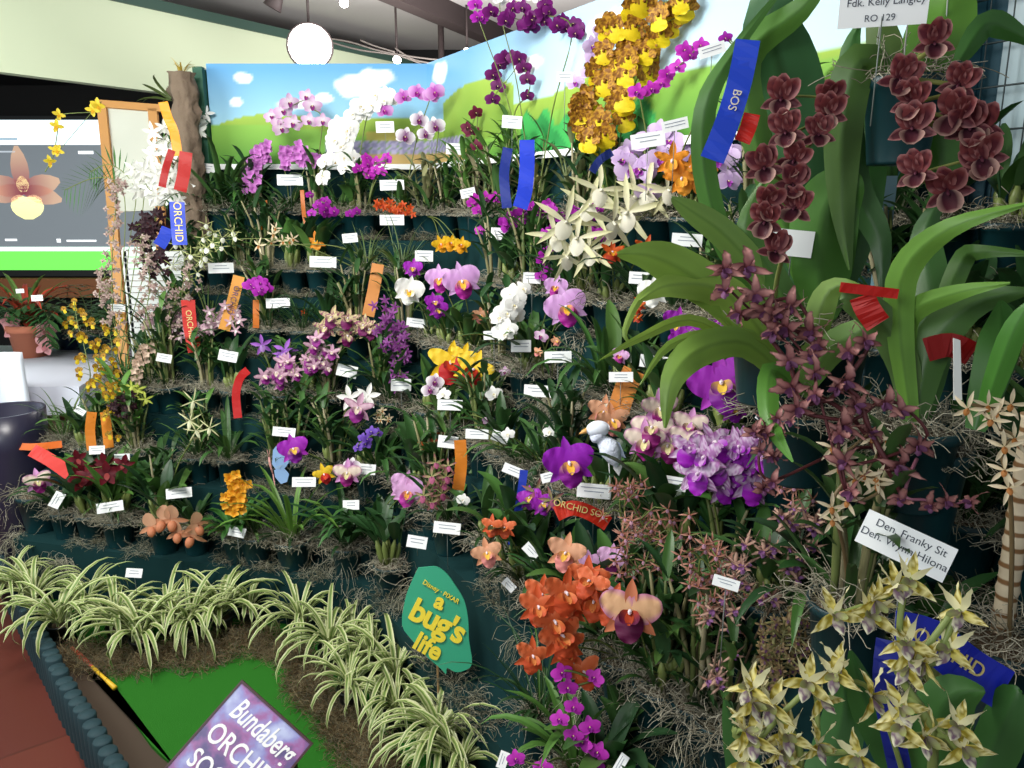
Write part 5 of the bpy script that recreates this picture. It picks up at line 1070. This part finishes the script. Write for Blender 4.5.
mf = MB()
def pet(mb, px, py, ang, L, W, c, c1=None, p='o'):
    s = MB(); petal(s, ang, L, W, c, c1 or c, p); base = len(mb.v); ox, oz = sx(px), sz(py)
    mb.v += [(v[0] + ox, -.006 - .0006*v[2], v[1] + oz) for v in s.v]; mb.c += s.c; mb.f += [tuple(j + base for j in f) for f in s.f]; mb.mi += s.mi
for ang, L, W in ((92, .33, .14), (168, .30, .16), (14, .30, .16), (192, .28, .14), (345, .30, .14)): pet(mf, 25, 190, ang, L, W, '#7c3f50', '#b89a84')
pet(mf, 25, 192, 90, .12, .1, '#d9d8a0'); pet(mf, 27, 197, 270, .17, .26, '#e0dfb0', '#e8e4a2', 'r'); pet(mf, 27, 200, 180, .12, .08, '#d9c8a0'); pet(mf, 27, 200, 0, .12, .08, '#d9c8a0')
link('orchid_picture', mf.mesh('orchid_picture', mat('screen_image', attr=True, rough=.5, emit=.7, spec=0), flat=True), scn)
rect(sx(0), sx(12), Ht*.2, Ht*.215, -.004, em('mark', '#e6eaec', .8), 'screen_caption'); rect(sx(52), sx(56), Ht*.19, Ht*.215, -.004, em('mark', '#e6eaec'), 'screen_caption'); rect(sx(62), sx(92), Ht*.195, Ht*.208, -.004, em('mark', '#e6eaec'), 'screen_caption'); rect(sx(84), sx(99), Ht*.78, Ht*.8, -.004, em('mark', '#e6eaec'), 'screen_caption'); rect(sx(-20), sx(22), Ht*.79, Ht*.80, -.004, em('mark2', '#a3abb2', .8), 'screen_caption')
rect(sx(2), sx(26), Ht*.87, Ht*.885, -.007, em('mark3', '#8fa3b0', .8), 'screen_caption')
m = MB(); zl = atY(50, 290, ys).z; m.box(x0-.3, x1+.2, ys-.1, ys, zl-.05, z0-.06); o = link('trim_4', m.mesh('ledge', mat('orange_wood', '#8a5430', .5), flat=True)); st(o)
m = MB(); m.box(x0-.5, x1+.4, ys+.06, ys+.12, -.1, 2.5); st(link('wall_screen', m.mesh('wall_screen', DARK, flat=True)))
# easel with the back of a canvas
te = 4.3
def EP_(x, y): return P(x, y, te)
eo = EP_(112, 440); eo.z = -.1; ez = thing('easel', 'wooden easel frame with a blank white panel at the left of the orchids', 'easel', eo)
WD = mat('pine_wood', '#c08a4c', .6, noise=('#b07a3e', 20, 3))
def bar(px0, py0, px1, py1, w_, mt, nm, d=0):
    a, b = P(px0, py0, te + d), P(px1, py1, te + d); dd = (b-a).normalized(); s = dd.cross(F_).normalized()*w_*te/FPX/2; m = MB(); m.slab([a-s, b-s, b+s, a+s], -F_, .022); link(nm, m.mesh(nm, mt, origin=eo, flat=True), ez)
bar(98, 103, 162, 108, 7, WD, 'top_rail'); bar(101, 105, 112, 215, 9, WD, 'side_rail'); bar(152, 108, 160, 215, 9, WD, 'side_rail'); bar(112, 215, 128, 420, 9, WD, 'leg'); bar(160, 215, 158, 430, 8, WD, 'leg')
m = MB(); m.slab([P(x, y, te+.02) for x, y in ((104,107), (156,110), (162,210), (112,212))], -F_, .01); link('panel', m.mesh('panel', mat('canvas_white', '#c4c5ba', .8), origin=eo, flat=True), ez)
g = P(146, 340, 4.0); lo_ = Vector((g.x, 4.15, -.1)); m = MB(); gw, gh = .33, 1.48
for i in range(46): m.box(-gw/2, gw/2, 0, .012, .05 + i*.031, .05 + i*.031 + .027)
m.box(-gw/2-.01, -gw/2+.015, .0, .03, 0, gh); m.box(gw/2-.015, gw/2+.01, 0, .03, 0, gh)
o = link('slatted_screen', m.mesh('slatted_screen', mat('white_slats', '#cfd0cf', .5), flat=True), loc=lo_); tag(o, 'white slatted panel seen behind the thin beige sprays', 'slatted panel')
# table
tp = [onz(-60, 345, .72)]
zt = .74; A = onz(-80, 385, zt); Bq = onz(78, 385, zt); Cq = onz(120, 345, zt); ta = thing('side_table', 'trestle table under a white cloth at the far left', 'table', (Bq.x-.5, Bq.y+.3, -.1)); tl = ta.location
m = MB(); poly = [(Bq.x-1.6, Bq.y), (Bq.x, Bq.y), (Cq.x+.12, Cq.y), (Cq.x-1.6, Cq.y)]; m.prism(poly, zt-.04, zt-.012); link('tabletop', m.mesh('tabletop', mat('pine_wood'), origin=tl, flat=True), ta)
m = MB(); m.prism([(x + (.01 if i in (1, 2) else 0), y + (-.01 if i < 2 else .01)) for i, (x, y) in enumerate(poly)], zt-.011, zt-.005)
nn = 40
def skirt(a, b, dz):
    rows = [[], []]
    for i in range(nn+1):
        p = Vector(a).lerp(Vector(b), i/nn); wv = .008*math.sin(i*1.1); rows[0].append((Vector((p.x, p.y, zt-.006)), (1,1,1))); rows[1].append((Vector((p.x + wv, p.y - .012 + wv, zt - dz - .02*math.sin(i*.4))), (1,1,1)))
    m.grid(rows)
skirt((Bq.x-1.6, Bq.y-.011), (Bq.x+.01, Bq.y-.011), .13); skirt((Bq.x+.012, Bq.y-.01), (Cq.x+.13, Cq.y), .13)
CL = mat('white_cloth', '#cfd2e0', .9); o = link('tablecloth', m.mesh('tablecloth', CL, origin=tl, flat=False), loc=tl); tag(o, 'white cloth with a faint blue edge covering the trestle table', 'tablecloth')
for dx, dy in ((-.12, .05), (-.32, .05), (-.1, .42), (-1.3, .1)):
    m = MB(); sg = 1 if dx > -.2 else -1; m.tube([Vector((Bq.x+dx-.06*sg, Bq.y+dy, zt-.04)), Vector((Bq.x+dx+.1*sg-.1, Bq.y+dy, -.1))], .018, n=8); link('leg', m.mesh('leg', mat('dark_pine', '#5d4638', .7), origin=tl), ta)
# second cloth hanging near left edge, with patterned hem bowl below
q0 = atY(0, 350, 3.6); m = MB(); rows = []
for j in range(9):
    y = j/8; rows.append([(atY(-40 + (62 + 10*y)*i/12 + 0*y, 352 + 62*y + 8*math.sin(i*.9)*y + (i/12)*8*y, 3.6 - .02*math.sin(i*1.3)), (1,1,1)) for i in range(13)])
m.grid(rows); o = link('hanging_cloth', m.mesh('cloth', mat('bright_cloth', '#e4ebf8', .9), origin=q0), loc=q0); tag(o, 'bright white cloth corner hanging at the left edge of the picture', 'cloth')
sd = o.modifiers.new('s', 'SOLIDIFY'); sd.thickness = .003
bw = onz(8, 470, -.1); bw = atY(8, 440, 3.4); bl = Vector((bw.x, bw.y, -.1)); m = MB(); hb = atY(8, 410, 3.4).z + .1
m.lathe([(0, 0), (.10, 0), (.14, hb*.5), (.16, hb*.8), (.165, hb), (.15, hb), (.13, hb*.7), (0, hb*.6)], 28); o = link('ceramic_urn', m.mesh('urn', mat('brown_glaze', '#2c2730', .3, noise=('#1c1f3c', 5, 2))), loc=bl); tag(o, 'dark brown glazed urn with blue rim below the white cloth at left', 'urn')
# plants on the table
def on_table(px, py): p = onz(px, py, zt-.005); return Vector((p.x, p.y, zt-.004))
b0 = on_table(32, 356); bt = plant('bromeliad', 'terracotta pot with red-centred bromeliad and leafy ground cover on the table', 'potted plant', (0, 0), base=b0, r=.115, h=.19, pot='terra', moss=False, leaf=('fern', 14, .3, '#3f7040', .02))
m = foliage('strap', 12, .42, random.Random(2), '#c04a38', .034); link('red_leaves', m.mesh('red_leaves', LEAF), bt, loc=(0, 0, .17)); m = foliage('strap', 7, .4, random.Random(4), '#5d7a3c', .035); link('green_leaves', m.mesh('green_leaves', LEAF), bt, loc=(0, 0, .17))
for x, y in ((10,322), (14,330), (46,330), (45,345)): add_flower(bt, 'brom', P(x, y, depth_of(b0) - .1), .13, random.Random(x))
b1 = on_table(95, 352)
plant('fern', 'low dark green fern behind the yellow flowers on the table', 'fern', (0, 0), base=b1, r=.1, h=.12, leaf=('fern', 16, .55, '#3d6136', .03))
m = MB(); pd = on_table(62, 352) + Vector((0, .15, 0)); m.lathe([(0, 0), (.09, 0), (.13, .16), (.135, .2), (.12, .19), (0, .17)], 24); o = link('dark_pot', m.mesh('dark_pot', mat('navy_glaze', '#14243a', .3)), loc=pd); tag(o, 'dark blue glazed bowl right of the terracotta pot on the table', 'bowl')
# palm fronds and arching yellow spray near the easel
pf = plant('palm', 'palm with feathery green fronds arching across the wooden easel', 'palm', (118, 420), r=.06, leaf=None)
m = MB(); 
for pts_f in ([(115,360), (125,230), (120,185), (95,178), (65,190)], [(120,360), (140,230), (150,165), (175,140), (190,138)], [(116,360), (130,240), (135,190), (112,165), (90,172)], [(120,360), (150,250), (160,190), (168,170), (178,200)]):
    tq = depth_of(pf.location) + .2; sp = smooth([P(x, y, tq) for x, y in pts_f], 7); cg = H('#47763a'); m.tube(sp, .0022, H('#7d8a4a'), n=4)
    n_ = len(sp)
    for i in range(n_//2, n_):
        d = (sp[min(i+1, n_-1)] - sp[i-1]).normalized(); s = d.cross(F_).normalized(); wl = .16*math.sin(PI*((i-n_/2)/(n_/2)*.8+.18))
        for sg in (-1, 1):
            e = sp[i] + (s*sg*.8 + d*.55)*wl + Vector((0, 0, -wl*.3)); m.blade([sp[i], sp[i].lerp(e, .5), e], .010, jitc(cg, rn), fold=.2)
link('fronds', m.mesh('fronds', LEAF, origin=pf.location), pf)
plant('oncidium_orchid', 'orchid with a single arching stem of bright yellow flowers in front of the screen', X, (112, 300), base=Vector((P(95, 330, 3.6).x, P(95, 330, 3.6).y, 1.05)), pot=None, moss=False, leaf=None, fl=[('S', 'small_yellow', 13, [(52,160), (55,148), (58,128), (60,115), (94,112), (97,108), (99,104), (58,152)], {'t': 3.75, 'arch': 0, 'from': (45, 172), 'sr': .002})])
# ceiling lamps
def lamp(px, py, t, rpx, label, e, head='round'):
    p = P(px, py, t); o = thing('spotlight' if rpx < 10 else 'floodlight', label, 'lamp', p); k = rpx*t/FPX; d = (CAM + Vector((-.2, 1.2, -.9)) - p).normalized()
    q = d.to_track_quat('Z', 'Y').to_matrix().to_4x4()
    m = MB(); m.lathe([(0, -1.6*k), (.6*k, -1.6*k), (1.02*k, -.1*k), (1.1*k, .1*k), (1.02*k, .1*k), (1.0*k, .02*k)], 24); link('housing', m.mesh('housing', BEAM), o, M=q)
    m = MB(); m.lathe([(1.0*k, .03*k), (.7*k, .16*k), (0, .24*k)], 24); link('bulb', m.mesh('bulb', mat('lamp_glow', '#fffaf0', .5, emit=e)), o, M=q)
    m = MB(); m.tube([Vector((0, 0, 0)) - d*k, Vector((0, 0, 2.98 - p.z))], .008, n=6); link('bracket', m.mesh('bracket', BEAM), o); return p, d
p, d = lamp(310, 46, 4.7, 21, 'big glowing floodlight under the ceiling above the painted backdrop', 14)
l = bpy.data.lights.new('flood', 'SPOT'); l.energy = 28; l.spot_size = 2.2; l.spot_blend = .6; l.shadow_soft_size = .12; l.color = (1, .98, .94); lo2 = bpy.data.objects.new('flood', l); COL.objects.link(lo2); lo2.location = p + d*.08; lo2.rotation_euler = d.to_track_quat('-Z', 'Y').to_euler()
l = bpy.data.lights.new('flood_spill', 'POINT'); l.energy = 5; l.shadow_soft_size = .15; lo2 = bpy.data.objects.new('flood_spill', l); COL.objects.link(lo2); lo2.location = p + d*.25 + Vector((0, 0, .05))
lamp(397, 60, 5.4, 4, 'small spotlight hanging right of the big floodlight', 14); lamp(467, 52, 5.6, 4, 'small bright spotlight just above the backdrop fold', 14); lamp(344, 3, 5.0, 4.5, 'small spotlight cut by the top edge of the picture', 14)
p = P(272, 8, 4.6); m = MB(); m.lathe([(.02, .12), (.03, .1), (.055, 0), (.05, 0), (.02, .09)], 16); o = thing('unlit_spotlight', 'dark unlit spotlight head near the top left of the ceiling', 'lamp', p); link('housing', m.mesh('housing', BEAM), o, M=Matrix.Rotation(.5, 4, 'Y')); m = MB(); m.tube([Vector((.04, 0, .1)), Vector((.04, 0, 2.98-p.z))], .006, n=6); link('bracket', m.mesh('bracket', BEAM), o)
m = MB()
for pts_ in ([(325,38), (350,42), (385,52), (440,60), (500,62)], [(330,42), (360,50), (400,56), (430,68)], [(395,48), (415,60), (450,66)], [(395,52), (375,46), (360,40)]): m.tube(smooth([P(x, y, 5.3) for x, y in pts_], 5), .006, n=5)
o_ = P(400, 56, 5.3); o = link('cable_bundle', m.mesh('cables', mat('grey_cable', '#6a625e', .6), origin=o_), loc=o_); tag(o, 'loose grey cables slung under the ceiling between the lamps', 'cable')
# clear film bag under the white moth orchid
# ---------------------------------------------------------------- ribbons
BL, RD, OR = '#1b36b8', '#b8180f', '#d9821e'
ribbon('left tail of red ribbon hanging under the white spidery flowers', [(172,150), (166,168), (162,187)], 7, '#a00c08', t=3.15)
ribbon('bright red ribbon tail, wider right one, under the white spidery flowers', [(186,152), (184,172), (180,191)], 12, '#a8100a', t=3.15)
ribbon('orange ribbon standing up through the white spidery flowers', [(163,102), (168,118), (174,132), (178,156)], 9, '#e8981c', t=3.3)
ribbon('blue ribbon with gold lettering under the red ribbons at upper left', [(177,202), (178,222), (180,245)], 14, '#2b48c0', t=3.0, txt='ORCHID', tsize=.75)
ribbon('short plain blue ribbon tail beside the lettered blue ribbon at upper left', [(168,228), (164,238), (159,246)], 12, '#2440b8', t=3.0)
ribbon('thin orange ribbon hanging left of the pink plumes pot', [(264,200), (264,230)], 6, '#c8721c')
ribbon('thin rust-orange ribbon curling down to the orange star flower', [(302,190), (304,215), (308,232)], 4, '#b8641c')
ribbon('pale orange ribbon with dark lettering, slanting at left centre', [(239,276), (233,300), (224,330)], 11, '#e2a04a', txt='ORCHID', tcol='#6a4a6a', tsize=.7)
ribbon('narrow orange ribbon behind the violet head of flowers', [(256,300), (256,328)], 6, '#c46a18')
ribbon('red ribbon with gold lettering among airy pale pink sprays', [(188,300), (190,325), (195,352)], 13, '#c8241a', txt='ORCHID', tsize=.6)
ribbon('red curled ribbon at left centre hanging over a tall stem', [(248,370), (240,378), (236,395), (238,418)], 8, '#b81c1c', t=None)
ribbon('broad peach-orange ribbon hanging at upper centre', [(378,264), (374,288), (368,316)], 12, '#cf8a4a')
ribbon('orange ribbon left of the dark purple flowers, left of a matching one', [(92,412), (90,430), (92,450)], 9, '#cf7a1c')
ribbon('orange ribbon left of the dark purple flowers, right of a matching one', [(105,412), (107,430), (109,448)], 9, '#d9821e')
ribbon('red ribbon lying over leaves at the lower left', [(32,450), (50,460), (70,474)], 13, '#cc1f14')
ribbon('long orange ribbon lying flat along the left edge', [(0,444), (30,447), (62,444)], 7, '#d0641c')
ribbon('wide blue ribbon, right tail, in front of the painted leaf', [(527,140), (527,165), (525,190), (520,208)], 15, '#1e3cc4', t=2.15)
ribbon('narrow dark blue ribbon, left tail, in front of the painted leaf', [(508,148), (504,175), (507,208)], 10, '#182c80', t=2.2)
ribbon('small dark blue ribbon bow under the yellow and brown flowers', [(592,172), (600,160), (612,152)], 8, '#182a70', t=1.9)
ribbon('large blue ribbon with white lettering crossing the top right', [(748,40), (740,80), (728,120), (712,160)], 24, '#1f45c8', t=1.18, txt='BOS', tsize=.5, tcol='#d9cfc0')
ribbon('short red and white ribbon rosette left of the burgundy spike', [(752,114), (748,128), (742,142)], 16, '#c4231a', t=1.2)
ribbon('rust-orange ribbon fanning out behind the peach and white flower', [(634,370), (625,390), (618,412)], 22, '#d98a3c')
ribbon('orange ribbon rising behind the green and maroon star flowers', [(460,440), (461,465), (458,490)], 12, '#cf7a18')
ribbon('short rust ribbon pointing left beside a card at centre', [(446,436), (432,438), (420,446)], 9, '#b8541c')
ribbon('red-orange ribbon with gold lettering below the vivid purple flower', [(556,514), (572,508), (590,513), (608,524)], 15, '#c8280c', txt='ORCHID SOC', tsize=.62)
ribbon('thin blue ribbon behind the cards left of the vivid purple flower', [(524,470), (520,500), (512,545)], 8, '#1c38b0')
ribbon('folded red ribbon under the big leaves at the right, upper fold', [(840,287), (865,290), (898,294)], 10, '#c4160c', t=1.03)
ribbon('folded red ribbon under the big leaves at the right, lower tail', [(862,296), (868,310), (878,324)], 24, '#b0120a', t=1.04)
ribbon('dark red ribbon in shade behind the white plant stick', [(926,350), (950,345), (972,354)], 24, '#8a0c0c', t=1.08)
ribbon('broad blue ribbon with gold lettering behind the yellow-green flowers', [(895,632), (930,640), (968,668), (1004,690)], 42, '#1226b8', t=.84, txt='ORCHID', tsize=.5)
ribbon('long dark blue ribbon tail hanging behind the yellow-green stem', [(888,640), (885,690), (900,770)], 22, '#10208a', t=.83)
# ---------------------------------------------------------------- name cards
CS = [(205,168,22,'at the foot of the white spidery flowers and red ribbons',-5), (290,180,25,'under the rounded pink plume',0), (385,127,18,'above the dark-eyed white moth orchid',2), (392,185,24,'right of the vivid magenta bunch, in front of teal',2), (455,149,18,'right of the dark-eyed white moth orchid',-3), (512,122,20,'under the deep purple arch',-4),
 (468,193,15,'left of the magenta flowers between grey canes',12), (392,220,24,'under the flat band of red-orange flowers',0), (350,238,15,'right of the small orange star flower',5), (221,268,24,'below the greenish white spider flowers',0), (323,262,26,'on the teal pot below the thin orange ribbon',-3), (278,303,23,'left of the small leafy teal pot',0), (118,308,13,'among tall beige sprays',-5), (164,358,14,'right of the creamy chains',-15), (228,356,18,'right of the airy pink sprays',-15),
 (156,202,13,'left of the lettered blue ribbon',0), (347,371,20,'right of the pink, cream and purple spray',-15), (417,323,21,'under the round white and yellow flower',-8), (424,256,18,'left of the golden yellow pair',-2), (501,234,20,'right of the golden yellow pair',-3), (494,335,21,'under the small apricot flower',3), (521,346,20,'under the column of white flowers',0), (558,357,27,'under the big frilled lilac flower',2), (532,278,18,'above the big frilled lilac flower',-3),
 (621,377,24,'right of centre, over the rust-orange ribbon',2), (655,362,30,'under the half-hidden white flower',-5), (538,391,28,'on the mossy teal pot at centre',-3), (401,385,20,'above the pale blossoms at centre left',-2), (450,405,25,'under the golden yellow and red flowers',-3), (477,434,23,'in the middle of a row of three at centre',-3), (500,437,17,'at the right of a row of three at centre',-20), (448,442,20,'at the left of a row of three at centre',-8), (284,432,22,'above the bright pink-purple flower',-10), (304,482,23,'below the bright pink-purple flower',-5), (363,469,25,'under the blue-violet flowers',-8),
 (351,505,16,'left of the soft pink flower',-3), (447,528,27,'above the green leaf-shaped sign, larger one',-8), (417,542,20,'above the green leaf-shaped sign, smaller one',-12), (514,471,23,'left of the vivid purple flower',-22), (549,477,16,'tucked behind the vivid purple flower, mostly covered',15), (594,491,34,'under the vivid purple flower',-3), (671,483,33,'left below the speckled purple cluster',-5), (531,551,17,'left of the burnt orange heap',-45), (509,585,14,'below the salmon and yellow flower',-45), (767,410,26,'right of the large magenta and orange flower, turned sideways',60), (687,240,30,'on the wide light leaves at upper right',-3), (675,125,26,'on the painted green hill at upper right',12), (712,50,26,'above the magenta slanting spray',15), (648,140,34,'behind the pale lavender heap',8),
 (179,493,24,'left of the orange-yellow plume, low among leaves',-2), (110,507,24,'under the dark red flowers',0), (134,573,15,'in front of the slipper orchids',-15), (237,532,16,'under the orange-yellow plume',-20), (97,450,14,'under the right orange ribbon at left',-5), (122,458,14,'above the dark red flowers',-5), (80,411,10,'under the haze of yellow flowers',-40), (37,298,10,'on the bromeliad pot, left one',0), (20,291,7,'on the bromeliad pot, small one',0), (639,278,20,'left of the half-hidden white flower',-3), (620,765,22,'cut by the bottom edge beside an orange tag',60), (503,760,16,'at the bottom edge beside violet flowers',70), (565,77,16,'on the painted sky left of the yellow and brown mass',-2), (726,583,26,'inside the brown-pink thicket, blue-tinged',-10), (57,500,16,'stuck in the large dark pot at the left',55)]
for x, y, w_, lab, rot in CS:
    t_ = {(37,298): 4.2, (20,291): 4.2, (712,50): 1.75, (565,77): 2.3, (675,125): 1.75, (648,140): 2.0, (512,122): 2.9, (620,765): None, (726,583): 1.2}.get((x, y))
    card(x, y, w_, lab, rot=rot, t=t_, tall=.42 if w_ > 20 else .6)
def bigcard(px, py, w_, h_, rot, t, lines, lab):
    o = card(px, py, w_, lab, h=h_, rot=rot, t=t, lines=0); k = t/FPX
    for s, dx, dy, hh in lines:
        tx = text('printed_text', s, (0, 0, 0), (1, 0, 0), (0, 1, 0), hh*k, INKD, None, .0002, 0); tx.parent = o; tx.matrix_basis = Matrix.Translation((dx*k, dy*k, .0010))
bigcard(905, 545, 86, 36, -17, 1.0, [('Den. Franky Sit', 2, 9, 11), ('Den. Wynn Hilona', 0, -4, 11)], 'with two printed lines in front of the lower right pot')
bigcard(883, 8, 82, 34, -1, 1.05, [('Fdk. Kelly Langley', 2, 6, 10), ('RO 129', -2, -9, 9)], 'hanging at the top right on the hanging pot')
bigcard(792, 243, 40, 26, -5, 1.3, [], 'behind the burgundy spike at right')
m = MB(); a, b_ = P(957, 338, 1.04), P(958, 400, 1.04); m.slab([a - R_*.0045, b_ - R_*.0055, b_ + R_*.0055, a + R_*.0045 - U_*.003], -F_, .0015); o = link('plant_stick', m.mesh('plant_stick', STAKE, origin=b_, flat=True), loc=b_); tag(o, 'tall white plastic plant stick in the moss at right', 'plant stick')
